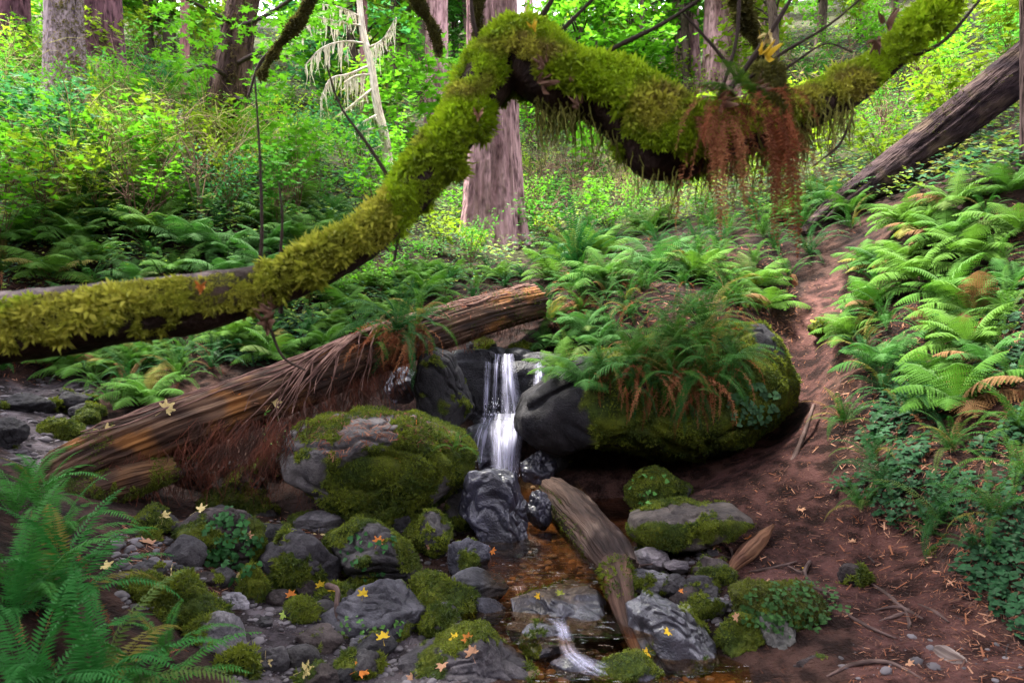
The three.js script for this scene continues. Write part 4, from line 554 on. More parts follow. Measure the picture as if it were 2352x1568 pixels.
const rfWords = ['tall shuttlecock fern with a long skirt of dead fronds on the mound behind the boulder', 'fern beside the tall shuttlecock fern above the boulder', 'fern crowning the middle of the big overhanging boulder', 'fern with arching bluish fronds near the bare end of the big boulder', 'fern over the upstream shoulder of the big boulder', 'small fern near the waterfall side of the big boulder', 'fern hanging down the face of the big boulder with brown fronds', 'fern hanging beside small round leaves on the big boulder', 'small fern dangling low on the big boulder face', 'short fern by the bare grey end of the big boulder', 'fern above the side trickle of the waterfall', 'fern amid the curtain of fronds on the big boulder', 'wide spreading fern on the crest of the big boulder', 'fern behind the crest of the big boulder', 'fern with mostly brown hanging fronds on the big boulder', 'mat of brown dead fronds below the tall shuttlecock fern', 'fern with brown skirt to the right of the tall shuttlecock fern'];
rockFerns.forEach(([x, y, s, n, dead, hang], i) => { const h = hit(x, y); if (h) fern(h[0], h[1], i ? s : 1.1, i ? 'sword' : 'tall', rfWords[i], 'ferns on the boulders', { fronds: n, dead, hang, spin: 0 }); });
[[1375, 800, 0.5], [1290, 860, 0.42], [1350, 880, 0.45], [1260, 790, 0.4]].forEach(([x, y, s], i) => { const h = hit(x, y); if (h) fern(h[0], h[1], s, 'lady', ['feathery light fern on the upstream side of the big boulder', 'feathery fern overhanging the waterfall side of the boulder', 'low feathery fern on the boulder above its dark wet face', 'feathery fern in the gap under the far log end'][i], 'ferns on the boulders', { fronds: 9 }); });
[[905, 765, 0.72, 20, 70, 3, 'fern on the long log with a curtain of brown dead fronds'], [955, 745, 0.6, 14, 56, 3, 'bushy fern on the long log beside the root web'], [860, 790, 0.45, 9, 14, 0, 'small fern on the upstream edge of the long log'], [300, 855, 0.6, 12, 16, 3, 'fern with hanging brown fronds on the bank under the mossy limb'], [400, 850, 0.6, 13, 8, 3, 'broad fern on the bank behind the long log'], [1040, 1035, 0.28, 8, 0, 3, 'little fern on the edge of the mossy boulder']].forEach(([x, y, s, n, dead, hang, label]) => { const h = hit(x, y); if (h) fern(h[0], h[1], s, 'sword', label, 'ferns by the long log', { fronds: n, dead, hang, spin: 0 }); });
// large ferns close to the camera on the left
[[150, 1275, 2.75, 0.7, 14, 'large fern with bare stalks below the mossy log end'], [60, 1230, 2.6, 0.62, 11, 'tall fern at the edge of the side gravel'], [60, 1430, 2.15, 0.62, 12, 'big dark fern arching over the lower left corner'], [210, 1480, 2.35, 0.66, 13, 'big fern with long fronds beside the mossy hump'], [330, 1560, 2.5, 0.55, 11, 'fern with fronds reaching toward the gravel'], [30, 1150, 3.4, 0.6, 9, 'fern on the low rise at the side gravel'], [95, 1130, 3.9, 0.55, 8, 'fern touching the mossy log end'], [380, 1480, 3.0, 0.42, 9, 'fern overlapping the mossy hump'], [130, 1180, 3.4, 0.6, 10, 'fern in front of the mossy log end'], [60, 1570, 1.9, 0.5, 12, 'bright fern at the very edge of the lower corner'], [20, 1330, 2.5, 0.5, 7, 'dark fern half hidden behind the big ferns']].forEach(([x, y, d, s, n, label]) => { const p = P(x, y, d); p.y = H(p.x, p.z); fern(p, UP, s * 0.88, 'big', label, 'large ferns by the gravel', { fronds: Math.round(n * 1.05), dead: 4 }); });
// the mossy limb's own fern: a clump of dead brown fronds and a few green ones
{
  const g = thing('dead_fern', 'clump of dry brown fern fronds hanging from the mossy limb', 'fern', P(1680, 260, 2.06));
  const put = (nm, geo, m, x, y, d, s, az, tilt = 0) => { const o = part(nm, geo, m, g); o.position.copy(P(x, y, d)).sub(g.position); o.rotation.set(tilt, az, 0, 'YXZ'); const w = nm === 'frond' ? s : 0.13 + s * 0.6; o.scale.set(w, s, w); };
  for (let i = 0; i < 70; i++) put('dead_frond', fr.dead[i % 3], FM.dead[i % 3], pick([rr(1595, 1690), rr(1595, 1690), rr(1735, 1800)]), rr(205, 330), rr(1.99, 2.1), rr(0.1, 0.24), rr(0, 6.28), rr(-0.2, 0.2));
  for (let i = 0; i < 26; i++) put('dead_frond', fr.dead[3 + i % 2], FM.dead[i % 2], i % 2 ? rr(1605, 1690) : rr(1745, 1815), rr(230, 300), rr(1.98, 2.06), rr(0.2, 0.38), rr(0, 6.28));
  for (const [x, s] of [[1618, 0.4], [1630, 0.36], [1655, 0.32], [1690, 0.3], [1765, 0.42], [1780, 0.45], [1795, 0.42], [1808, 0.32], [1750, 0.3]]) put('dead_frond', fr.dead[3], pick(FM.dead), x, 250, 2.0, s, rr(-0.5, 0.5));
  for (let i = 0; i < 7; i++) put('frond', fr.lady[i % 4], FM.lady[1], rr(1690, 1780), rr(215, 250), 2.05, rr(0.1, 0.17), pick([-1.6, -1.2, 1.3, 1.7, -2]), 0.1);
}
// ferns scattered over the banks: photo regions, the ground under each pixel gives the place
const OUT = [[560, 1000], [1820, 740], [1830, 1000], [1640, 1100], [1200, 1100], [640, 1080]];
function scatter(poly, n, gap, fn) {
  const xs = poly.map(p => p[0]), ys = poly.map(p => p[1]), put = []; let tries = 0;
  while (put.length < n && tries++ < n * 30) { const x = rr(Math.min(...xs), Math.max(...xs)), y = rr(Math.min(...ys), Math.max(...ys)); if (!inPoly(x, y, poly) || inPoly(x, y, TRAIL)) continue; const p = G(x, y); if (!p || put.some(q => q.distanceToSquared(p) < gap * gap * (1 + p.z * p.z * 0.004))) continue; put.push(p); fn(p, x, y, put.length - 1); }
}
const bank = (poly, n, gap, kinds, s0, s1, label, group, o = {}) => scatter(poly, n, gap, p => { const k = pick(kinds), s = rr(s0, s1), big = s > s0 + 0.62 * (s1 - s0) ? 'large ' : s < s0 + 0.3 * (s1 - s0) ? 'small ' : ''; const f = fern(p, groundN(p.x, p.z), s, k, '', group, { merged: p.z < -9, dead: k === 'sword' ? Math.round(rr(0, 4)) : 0, ...o }); toName.push([f, big + label(k)]); });
bank([[1950, 760], [2000, 560], [2120, 470], [2352, 440], [2352, 960], [2150, 950], [2000, 900]], 40, 0.33, ['lady', 'lady', 'lady', 'sword'], 0.38, 0.6, k => k === 'lady' ? 'light feathery fern on right bank' : 'dark fern on right bank', 'ferns on the right bank');
bank([[1920, 960], [2050, 930], [2352, 960], [2352, 1250], [2200, 1250], [2010, 1120]], 13, 0.36, ['sword'], 0.4, 0.56, () => 'dark arching fern above groundcover', 'dark ferns low on the right bank');
bank([[1950, 1150], [2100, 1200], [2352, 1300], [2352, 1420], [2200, 1300]], 4, 0.4, ['sword'], 0.25, 0.38, () => 'low fern in the groundcover', 'small ferns in the groundcover');
bank([[1560, 620], [1640, 500], [1900, 440], [2000, 520], [1900, 610], [1780, 720], [1660, 700]], 26, 0.4, ['sword', 'sword', 'lady'], 0.5, 0.7, k => k === 'lady' ? 'feathery fern at trail head' : 'dark fern at trail head', 'ferns at the head of the trail');
bank([[1180, 640], [1250, 540], [1600, 520], [1620, 640], [1500, 680]], 16, 0.42, ['sword', 'sword', 'lady'], 0.55, 0.8, k => k === 'lady' ? 'feathery fern behind the boulder' : 'dark fern behind the boulder', 'ferns behind the boulder');
bank([[480, 820], [560, 740], [760, 650], [1150, 620], [1180, 660], [960, 730], [800, 800], [620, 830]], 42, 0.3, ['sword', 'sword', 'lady'], 0.42, 0.62, k => k === 'lady' ? 'feathery fern behind long log' : 'dark fern behind long log', 'ferns behind the long log');
bank([[0, 500], [300, 440], [760, 480], [820, 560], [600, 640], [0, 680]], 50, 0.42, ['sword', 'lady', 'lady'], 0.55, 0.8, k => k === 'lady' ? 'feathery fern on left bank' : 'dark fern on left bank', 'ferns on the left bank');
bank([[1230, 700], [1320, 640], [1560, 640], [1700, 700], [1640, 760], [1400, 770], [1290, 780]], 14, 0.3, ['sword', 'sword', 'lady'], 0.35, 0.55, k => k === 'lady' ? 'feathery fern above the boulder' : 'dark fern above the boulder', 'ferns above the boulder', { dead: 8 });
bank([[180, 830], [480, 780], [560, 820], [430, 890], [260, 950], [180, 900]], 14, 0.26, ['sword', 'sword', 'lady'], 0.42, 0.62, k => k === 'lady' ? 'feathery fern beside side gravel' : 'dark fern beside side gravel', 'ferns beside the side gravel');
bank([[0, 700], [500, 700], [480, 830], [250, 860], [0, 870]], 22, 0.32, ['sword', 'sword', 'lady'], 0.4, 0.6, () => 'shaded dark fern under mossy limb', 'ferns under the mossy limb');
console.log('ferns', Math.round(performance.now()));

// ---------- shrubs ----------
const LM = { bright: leafMat(0.1, 0.3, 0.012, 0.5, 0.1), mid: leafMat(0.055, 0.2, 0.018, 0.5, 0.12), blue: leafMat(0.04, 0.17, 0.045, 0.45, 0.2), yellow: leafMat(0.2, 0.32, 0.015, 0.5, 0.08), needle: leafMat(0.03, 0.075, 0.03, 0.3, 0.2), dry: leafMat(0.14, 0.1, 0.05, 0.3, 0.1) };
function shrubProto(h, wide, nst, perStem, leaf, ls) {
  const stems = [], leaves = [];
  for (let i = 0; i < nst; i++) {
    const az = rr(0, 6.28), out = wide * rr(0.3, 1), top = h * rr(0.6, 1), pts = []; for (let k = 0; k <= 4; k++) { const f = k / 4; pts.push([new V3(Math.cos(az) * out * f ** 1.5 + rr(-0.03, 0.03), top * f, Math.sin(az) * out * f ** 1.5 + rr(-0.03, 0.03)), mix(0.007, 0.002, f)]); }
    stems.push(tube(pts, { radial: 4, step: 0.25, cap: false })); const c = new THREE.CatmullRomCurve3(pts.map(p => p[0]));
    for (let j = 0; j < perStem; j++) { const f = 0.25 + 0.75 * Math.sqrt(rnd()), p = c.getPoint(f), a = rr(0, 6.28), r = wide * rr(0.05, 0.45) * (1.2 - f * 0.5); p.x += Math.cos(a) * r; p.z += Math.sin(a) * r; p.y += rr(-0.1, 0.06) * h; leaves.push([leaf, pose(p, [rr(0.0, 0.7), a + rr(-0.5, 0.5), rr(-0.35, 0.35)], ls * rr(0.6, 1.15))]); }
  }
  return [mergeGeometries(stems), bake(leaves)];
}
const protos = [shrubProto(1.5, 0.7, 9, 26, simpleMaple, 0.12), shrubProto(1.1, 0.6, 8, 26, simpleMaple, 0.1), shrubProto(1.9, 0.7, 8, 30, mapleLeaf, 0.14), shrubProto(0.7, 0.5, 8, 30, ovalLeaf(0.6), 0.075), shrubProto(1.3, 0.8, 10, 34, ovalLeaf(0.55), 0.08)];
function shrub(p, k, m, s, label, group, name = 'shrub') { const g = thing(name, label, 'shrub', p, group); part('stems', protos[k][0], M.stem, g); part('foliage', protos[k][1], m, g); g.rotation.y = rr(0, 6.28); g.scale.setScalar(s); return g; }
const sl = { bright: 'bright green maple leaved shrub', mid: 'mid green leafy shrub', blue: 'bluish green leafy shrub', yellow: 'yellow green leafy shrub' };
const shrubs = (poly, n, gap, tones, ks, s0, s1, where, group) => scatter(poly, n, gap, p => { if (inPoly(...toPx(p), [[430, 300], [620, 300], [640, 470], [420, 470]]) && -p.z < 17) return; const t = pick(tones), s = rr(s0, s1); toName.push([shrub(p, pick(ks), LM[t], s, '', group), (s > s0 + 0.6 * (s1 - s0) ? 'large ' : s < s0 + 0.3 * (s1 - s0) ? 'small ' : '') + sl[t]]); });
shrubs([[0, 120], [300, 230], [560, 330], [760, 430], [700, 560], [300, 520], [0, 590]], 62, 0.55, ['bright', 'bright', 'mid', 'blue', 'yellow'], [0, 1, 2, 4], 0.8, 1.25, 'on the left slope below the grey trunk', 'shrubs on the left slope');
shrubs([[560, 250], [900, 250], [900, 520], [760, 440]], 28, 0.65, ['bright', 'mid', 'yellow', 'blue'], [0, 1, 3, 4], 0.8, 1.2, 'in the clearing by the pale dead tree', 'shrubs by the pale dead tree');
shrubs([[880, 420], [1080, 440], [1300, 420], [1600, 400], [1620, 520], [1300, 560], [1150, 640], [960, 650], [900, 560]], 44, 0.55, ['bright', 'bright', 'yellow', 'mid'], [0, 1, 3, 4], 0.55, 0.95, 'around the foot of the big redwood', 'shrubs round the big redwood');
shrubs([[1300, 200], [1700, 150], [2000, 120], [2352, 90], [2352, 280], [2050, 420], [1800, 460], [1500, 430]], 58, 0.75, ['bright', 'yellow', 'yellow', 'mid'], [0, 1, 2, 4], 0.8, 1.3, 'on the sunny slope beyond the leaning log', 'shrubs beyond the leaning log');
shrubs([[560, 60], [900, 110], [1400, 110], [1700, 90], [1600, 260], [1400, 420], [900, 420], [760, 260]], 50, 1.0, ['bright', 'bright', 'mid', 'yellow'], [0, 2, 4], 1.2, 2.2, 'on the far slope behind the redwoods', 'shrubs behind the redwoods');
shrubs([[0, 40], [500, 60], [560, 200], [300, 220], [0, 140]], 22, 1.0, ['bright', 'mid', 'yellow'], [0, 2, 4], 1.1, 1.8, 'on the slope behind the grey trunk', 'shrubs behind the grey trunk');
shrubs([[1800, 30], [2352, 20], [2352, 120], [1850, 150]], 20, 1.1, ['yellow', 'bright', 'yellow'], [0, 2, 4], 1.2, 2.2, '', 'shrubs high on the right slope');
shrubs([[620, 640], [780, 600], [900, 560], [1000, 650], [800, 700]], 8, 0.4, ['mid', 'bright'], [1, 3], 0.5, 0.7, 'between the ferns behind the long log', 'shrubs behind the long log');
{ // leafless twiggy shrubs between the leafy ones
  const bare = [0, 1].map(() => { const l = []; for (let i = 0; i < 9; i++) { const az = rr(0, 6.28), out = rr(0.3, 0.9), top = rr(0.7, 1.5), P0 = f => new V3(Math.cos(az) * out * f ** 1.3, top * f, Math.sin(az) * out * f ** 1.3), pts = [0, 0.25, 0.5, 0.75, 1].map(f => [P0(f).add(new V3(rr(-0.05, 0.05), rr(-0.03, 0.03), rr(-0.05, 0.05))), mix(0.009, 0.002, f)]); l.push(tube(pts, { radial: 4, step: 0.2, cap: false })); for (let j = 0; j < 7; j++) { const p = P0(rr(0.3, 0.95)), q = p.clone().add(new V3(rr(-0.4, 0.4), rr(-0.05, 0.4), rr(-0.4, 0.4))); l.push(tube([[p, 0.004], [p.clone().lerp(q, 0.5).add(new V3(0, 0.04, 0)), 0.003], [q, 0.001]], { radial: 3, step: 0.2, cap: false })); } } return mergeGeometries(l); });
  const tw = [mat({ color: rgb(0.22, 0.15, 0.1), roughness: 0.9 }), mat({ color: rgb(0.12, 0.07, 0.05), roughness: 0.9 }), mat({ color: rgb(0.3, 0.28, 0.1), roughness: 1 })];
  const put = (poly, n) => scatter(poly, n, 0.6, p => { const o = shadows(new THREE.Mesh(pick(bare), pick(tw))); o.position.copy(p); o.rotation.y = rr(0, 6.28); o.scale.setScalar(rr(0.8, 1.4)); toName.push([tag(o, 'bare_shrub', '', 'shrub', 'leafless shrubs on the slopes'), 'leafless twiggy shrub']); });
  put([[0, 260], [300, 300], [700, 420], [760, 520], [300, 540], [0, 540]], 22); put([[1200, 430], [1600, 400], [1620, 520], [1250, 560]], 10); put([[1700, 150], [2352, 120], [2352, 300], [1900, 400]], 10);
}
console.log('shrubs', Math.round(performance.now()));

// ---------- trees ----------
const barkCol = (a, b) => q => mix3(a, b, sm(-0.3, 0.3, fbm(q.x * 5, q.y * 0.8, q.z * 5, 3)));
function trunkGeo(pts, a, b, flute = 0.1, radial = 44, step = 0.25) { return tube(pts, { radial, step, uvs: 0.8, color: barkCol(a, b), disp: (q, th, t) => 1 + flute * (ridge(0.5 + fbm(Math.cos(th) * 3.5, Math.sin(th) * 3.5, q.y * 0.25, 3)) - 0.6) + 0.7 * flute * (ridge(0.5 + 0.8 * fbm(Math.cos(th) * 11, Math.sin(th) * 11, q.y * 0.3, 2)) - 0.6) + 0.35 * Math.exp(-t * 26) * (1 + 0.6 * Math.sin(th * 5)) }); }
const spray = (() => { const pos = [], idx = []; for (let i = 0; i < 9; i++) { const z = i / 9, l = 0.34 * (1 - z * 0.8), dy = -z * z * 0.5; for (const s of [-1, 1]) { const k = pos.length / 3; pos.push(0, dy, z, 0, dy - 0.03, z + 0.09, s * l, dy - 0.18 * l - 0.06, z + 0.14, s * l * 0.6, dy - 0.05, z + 0.02); idx.push(k, k + 1, k + 2, k, k + 2, k + 3); } } return geoOf(pos, idx); })();
function conifer(label, base, r, height, crown0, { cols = [[0.16, 0.1, 0.1], [0.27, 0.18, 0.18]], n = 60, len = 3, leaf = LM.needle, group, top = null, flute = 0.14, name = 'redwood_tree', lean = [0, 0] } = {}) {
  const g = thing(name, label, 'tree', base, group), pts = []; for (let k = 0; k <= 6; k++) { const f = k / 6; pts.push([new V3(lean[0] * f * height, f * height - 0.3, lean[1] * f * height), r * mix(1, 0.35, f)]); }
  part('trunk', trunkGeo(pts, ...cols, flute, r > 0.25 ? 110 : 16, r > 0.25 ? 0.22 : 0.5), M.bark, g);
  const limbs = [], lv = [];
  for (let i = 0; i < n; i++) { const y = mix(crown0, height * 0.98, rnd() ** 1.2), a = rr(0, 6.28), l = len * mix(1, 0.3, y / height) * rr(0.6, 1.1), p0 = new V3(lean[0] * y, y, lean[1] * y), p1 = p0.clone().add(new V3(Math.cos(a) * l * 0.5, 0.08 * l, Math.sin(a) * l * 0.5)), p2 = p0.clone().add(new V3(Math.cos(a) * l, -0.22 * l, Math.sin(a) * l)); limbs.push(tube([[p0, 0.03], [p1, 0.02], [p2, 0.006]], { radial: 4, step: 0.6, cap: false })); const c = new THREE.CatmullRomCurve3([p0, p1, p2]); for (let j = 0; j < 26; j++) { const f = 0.25 + 0.75 * rnd(), q = c.getPoint(f).add(new V3(rr(-0.2, 0.2), rr(-0.15, 0.1), rr(-0.2, 0.2))); lv.push([spray, pose(q, [rr(0.2, 1.1), Math.PI / 2 - a + rr(-1.1, 1.1), rr(-0.4, 0.4)], rr(0.3, 0.65))]); } }
  if (n) { part('branches', mergeGeometries(limbs), M.twig, g); part('foliage', bake(lv), leaf, g); }
  return g;
}
const on = (px, py) => { const p = G(px, py, 6); return p; };
const RW = [[0.2, 0.115, 0.12], [0.42, 0.275, 0.28]];
conifer('massive redwood trunk with pink grey fibrous bark behind the limb', on(1130, 560), 0.54, 34, 9, { cols: RW, flute: 0.22, n: 50 });
conifer('straight redwood trunk standing between pale dead tree and massive redwood', on(1003, 330), 0.36, 32, 6, { cols: RW, flute: 0.2 });
conifer('dark redwood trunk behind the grey mossy trunk', on(225, 190), 0.55, 30, 8, { cols: [[0.07, 0.035, 0.045], [0.13, 0.07, 0.08]], flute: 0.22 });
conifer('dark redwood trunk at the edge of the left slope', on(15, 165), 0.45, 28, 8, { cols: [[0.07, 0.035, 0.045], [0.12, 0.06, 0.07]] });
conifer('thin straight reddish young redwood trunk', on(424, 240), 0.13, 20, 7, { cols: [[0.17, 0.08, 0.08], [0.24, 0.12, 0.12]], n: 30, len: 2 });
conifer('slim reddish trunk glimpsed behind the pale dead tree', on(835, 320), 0.13, 20, 9, { cols: [[0.17, 0.09, 0.09], [0.24, 0.13, 0.13]], n: 24, len: 2 });
conifer('tall redwood with furrowed purple bark above the leaning log', on(1660, 235), 0.6, 34, 8, { cols: RW, flute: 0.2 });
conifer('redwood trunk just beside the furrowed purple redwood', on(1578, 225), 0.42, 32, 10, { cols: RW, flute: 0.2 });
conifer('distant redwood trunk right of the furrowed purple redwood', on(1745, 150), 0.5, 34, 10, { cols: RW });
conifer('slender dark tree standing right of the leaning log', on(2362, 400), 0.055, 16, 6, { cols: [[0.08, 0.055, 0.055], [0.12, 0.08, 0.075]], n: 20, len: 2, lean: [-0.012, 0] });
for (let i = 0; i < 26; i++) { const x = rr(-30, 30), z = rr(-30, -75); toName.push([conifer('', new V3(x, H(x, z), z), rr(0.25, 0.55), rr(22, 36), rr(2, 7), { cols: RW, n: 46, len: 3.6, group: 'distant conifers', name: 'conifer', leaf: pick([LM.needle, LM.mid]) }), 'distant hillside conifer']); }
{ // grey trunk with moss down one side
  const b = on(146, 250), g = thing('mossy_tree', 'thick grey trunk with moss down one side on the left slope', 'tree', b), geo = trunkGeo([[new V3(0.03, -0.4, 0), 0.42], [new V3(0, 2, 0), 0.36], [new V3(-0.05, 8, 0), 0.33], [new V3(0, 16, 0), 0.2]], [0.2, 0.16, 0.17], [0.3, 0.25, 0.26], 0.08, 60, 0.15);
  const spots = spread(geo, 16000, (q, n) => q.y < 6.5 && n.z > -0.3 && n.x + 0.5 * fbm(q.x * 4, q.y * 4, q.z * 4, 3) > 0.02).map(([q, n]) => [q.add(b), n]); part('trunk', geo, M.bark, g); mossOn(g, spots, 0.035, [[0.17, 0.14, 0.04], [0.1, 0.085, 0.03]], 0.3);
  const lv = []; for (let i = 0; i < 500; i++) { const a = rr(0, 6.28), r = Math.sqrt(rnd()) * 4; lv.push([simpleMaple, pose(new V3(Math.cos(a) * r, 11 + rr(-2.5, 4), Math.sin(a) * r), [rr(-0.2, 0.8), rr(0, 6.28), rr(-0.4, 0.4)], rr(0.15, 0.3))]); } part('crown', bake(lv), LM.mid, g);
}
{ // leaning maple with shaggy moss and its hanging leaves
  const b = on(500, 360), d = -b.z, at = (x, y, k = 0) => P(x, y, d + k).sub(b), g = thing('maple_tree', 'dark mossy maple trunk with bright leaves hanging from its branches', 'tree', b);
  const pts = [[at(498, 375), 0.34], [at(505, 300), 0.3], [at(520, 240), 0.36], [at(535, 150), 0.33], [at(548, 60), 0.29], [at(565, -20), 0.26], [at(590, -180), 0.16]], geo = trunkGeo(pts, [0.05, 0.032, 0.03], [0.12, 0.08, 0.06], 0.3, 36, 0.08);
  const spots = spread(geo, 5000, (q, n) => fbm(q.x * 4, q.y * 4, q.z * 4, 3) > 0.0).map(([q, n]) => [q.add(b), n]); part('trunk', geo, M.bark, g); mossOn(g, spots, 0.05, [[0.1, 0.075, 0.04], [0.16, 0.12, 0.05]], 0.9);
  const br = [[[548, 60, 0], [620, 30, -1.5], [720, -40, -3]], [[548, 60, 0], [470, 20, -1], [380, -30, -2]], [[700, -20, -4], [690, 60, -4.2], [600, 140, -4.5], [570, 220, -4.6]], [[535, 150, 0], [600, 120, -1.2], [660, 130, -2]], [[525, 220, 0], [580, 240, -1], [620, 290, -1.6]], [[530, 180, 0], [470, 150, -1.2], [420, 170, -2]]];
  for (const l of br) part('branch', tube(l.map(([x, y, k], i) => [at(x, y, k), 0.05 - i * 0.012]), { radial: 6, step: 0.1 }), M.twig, g);
  for (const [x, y, k, n, sp] of [[450, 60, -2, 60, 70], [610, 180, -2.5, 50, 50], [600, 50, -2, 60, 70], [590, 240, -1.5, 40, 40], [450, 150, -2, 50, 40], [600, 300, -1.6, 60, 50], [640, 110, -3, 50, 50], [520, 250, -2, 18, 40], [700, 60, -3, 70, 60], [740, 20, -2, 60, 60], [400, 30, -2, 40, 50]]) {
    const lv = []; for (let i = 0; i < n; i++) { const q = at(x + rr(-sp, sp), y + rr(-sp * 0.6, sp * 0.6), k + rr(-0.5, 0.5)); lv.push([mapleLeaf, pose(q, [rr(0.1, 1.0), rr(0, 6.28), rr(-0.4, 0.4)], rr(0.1, 0.19))]); } part('leaf_spray', bake(lv), rnd() < 0.75 ? LM.bright : LM.yellow, g, 'stuff');
  }
}
{ // pale dead tree hung with lichen
  const b = on(892, 420), d = -b.z, at = (x, y, k = 0) => P(x, y, d + k).sub(b), g = thing('dead_tree', 'pale dead tree with bare branches hung with whitish lichen', 'tree', b), pale = [[0.62, 0.57, 0.42], [0.8, 0.77, 0.64]];
  part('trunk', trunkGeo([[at(893, 430), 0.13], [at(886, 330), 0.115], [at(866, 240), 0.1], [at(852, 150), 0.09], [at(833, 70), 0.08], [at(822, -40), 0.065], [at(810, -200), 0.04]], ...pale, 0.05, 20, 0.1), M.bark, g);
  const lichen = [];
  for (const l of [[[843, 100], [790, 95], [740, 110], [700, 150]], [[850, 150], [800, 170], [760, 180], [735, 230]], [[838, 60], [780, 50], [720, 40], [690, 60]], [[860, 200], [810, 240], [770, 270]], [[880, 290], [840, 300], [790, 330]], [[875, 260], [835, 280], [795, 310]], [[855, 170], [815, 175], [790, 190]], [[830, 40], [790, 20], [740, 10]], [[845, 110], [880, 90], [910, 40]], [[884, 330], [850, 345], [820, 340]]]) {
    const pts = l.map(([x, y], i) => [at(x, y, -0.3 * i), 0.03 - i * 0.006]); part('branch', tube(pts, { radial: 6, step: 0.1, uvs: 1, color: barkCol(...pale) }), M.bark, g);
    const c = new THREE.CatmullRomCurve3(pts.map(p => p[0])); for (let i = 0; i < (l[0][1] < 180 ? 44 : 14); i++) { const q = c.getPoint(rr(0.15, 1)), len = 0.1 + 0.75 * rnd() ** 2 * (l[0][1] < 180 ? 1 : 0.4), w = rr(0.006, 0.02); lichen.push(tube([[q, w], [q.clone().add(new V3(rr(-0.04, 0.04), -len * 0.5, rr(-0.04, 0.04))), w * 0.8], [q.clone().add(new V3(rr(-0.08, 0.08), -len, rr(-0.08, 0.08))), 0.002]], { radial: 4, step: 0.08, cap: false, disp: v => 1 + 1.2 * N(v.x * 14, v.y * 9, v.z * 14) })); }
  }
  part('lichen', mergeGeometries(lichen), mat({ color: rgb(0.78, 0.73, 0.57), roughness: 1, transmission: 0.3 }), g, 'stuff');
}
// hanging mossy branches of a tree standing outside the view
[[[[945, -30], [975, 30], [1000, 75], [1008, 120]], 6.5, 'mossy dead branch hanging in front of the straight redwood'], [[[1105, -60], [1095, 40], [1098, 110], [1092, 140]], 5.5, 'drooping mossy branch above the limb kink'], [[[1690, -40], [1720, 60], [1750, 120], [1745, 180]], 5, 'drooping mossy branch behind the dead fern clump'], [[[720, -20], [690, 40], [640, 100], [600, 170]], 6.5, 'thin curved branch hanging before the maple leaves']].forEach(([l, d, label]) => {
  const c = P(...l[1], d), g = thing('hanging_branch', label, 'branch', c), pts = l.map(([x, y], i) => [P(x, y, d), 0.045 - i * 0.009]), geo = tube(pts.map(([p, r]) => [p, r * 0.7]), { radial: 10, step: 0.04 });
  const spots = spread(geo, 1500); part('wood', local(geo, g), M.twig, g); mossOn(g, spots, 0.05, [[0.08, 0.075, 0.02], [0.13, 0.12, 0.03]], 1.3);
});
// broadleaf trees: protos, then those of the hillside and unseen ones added round the viewer to shade the stream
function broadProto(h, cr, n, ls, low) {
  const trunk = trunkGeo([[new V3(0, -0.4, 0), 0.2], [new V3(rr(-0.3, 0.3), h * 0.3, 0), 0.16], [new V3(rr(-0.5, 0.5), h * 0.6, 0.3), 0.11], [new V3(0, h * 0.95, 0), 0.03]], [0.06, 0.045, 0.035], [0.13, 0.1, 0.08], 0.1, 14, 0.4), limbs = [], lv = [];
  for (let i = 0; i < 22; i++) { const y0 = mix(low, 0.85, rnd()) * h, a = rr(0, 6.28), l = cr * rr(0.5, 1), p0 = new V3(0, y0, 0), p2 = new V3(Math.cos(a) * l, y0 + rr(0, 0.2) * h, Math.sin(a) * l), p1 = p0.clone().lerp(p2, 0.5).add(new V3(0, 0.05 * h, 0)); limbs.push(tube([[p0, 0.05], [p1, 0.03], [p2, 0.008]], { radial: 4, step: 0.7, cap: false })); const c = new THREE.CatmullRomCurve3([p0, p1, p2]); for (let j = 0; j < n / 22; j++) { const q = c.getPoint(0.25 + 0.75 * rnd()).add(new V3(rr(-0.6, 0.6), rr(-0.3, 0.25), rr(-0.6, 0.6))); lv.push([simpleMaple, pose(q, [rr(-0.1, 0.9), rr(0, 6.28), rr(-0.4, 0.4)], ls * rr(0.6, 1.2))]); } }
  return [trunk, mergeGeometries(limbs), bake(lv)];
}
const broad = [broadProto(9, 3, 1700, 0.3, 0.15), broadProto(6, 2.4, 1500, 0.24, 0.1), broadProto(12, 3.6, 2000, 0.34, 0.2)], over = [broadProto(13, 7.3, 5600, 0.42, 0.6), broadProto(15, 7.6, 6000, 0.45, 0.62)];  // over: unseen trees, crowns spread wide to shade the foreground
function broadTree(pr, p, s, m, label, group) { const g = thing('broadleaf_tree', label, 'tree', p, group); part('trunk', pr[0], M.bark, g); part('branches', pr[1], M.twig, g); part('foliage', pr[2], m, g); g.scale.setScalar(s); g.rotation.y = rr(0, 6.28); return g; }
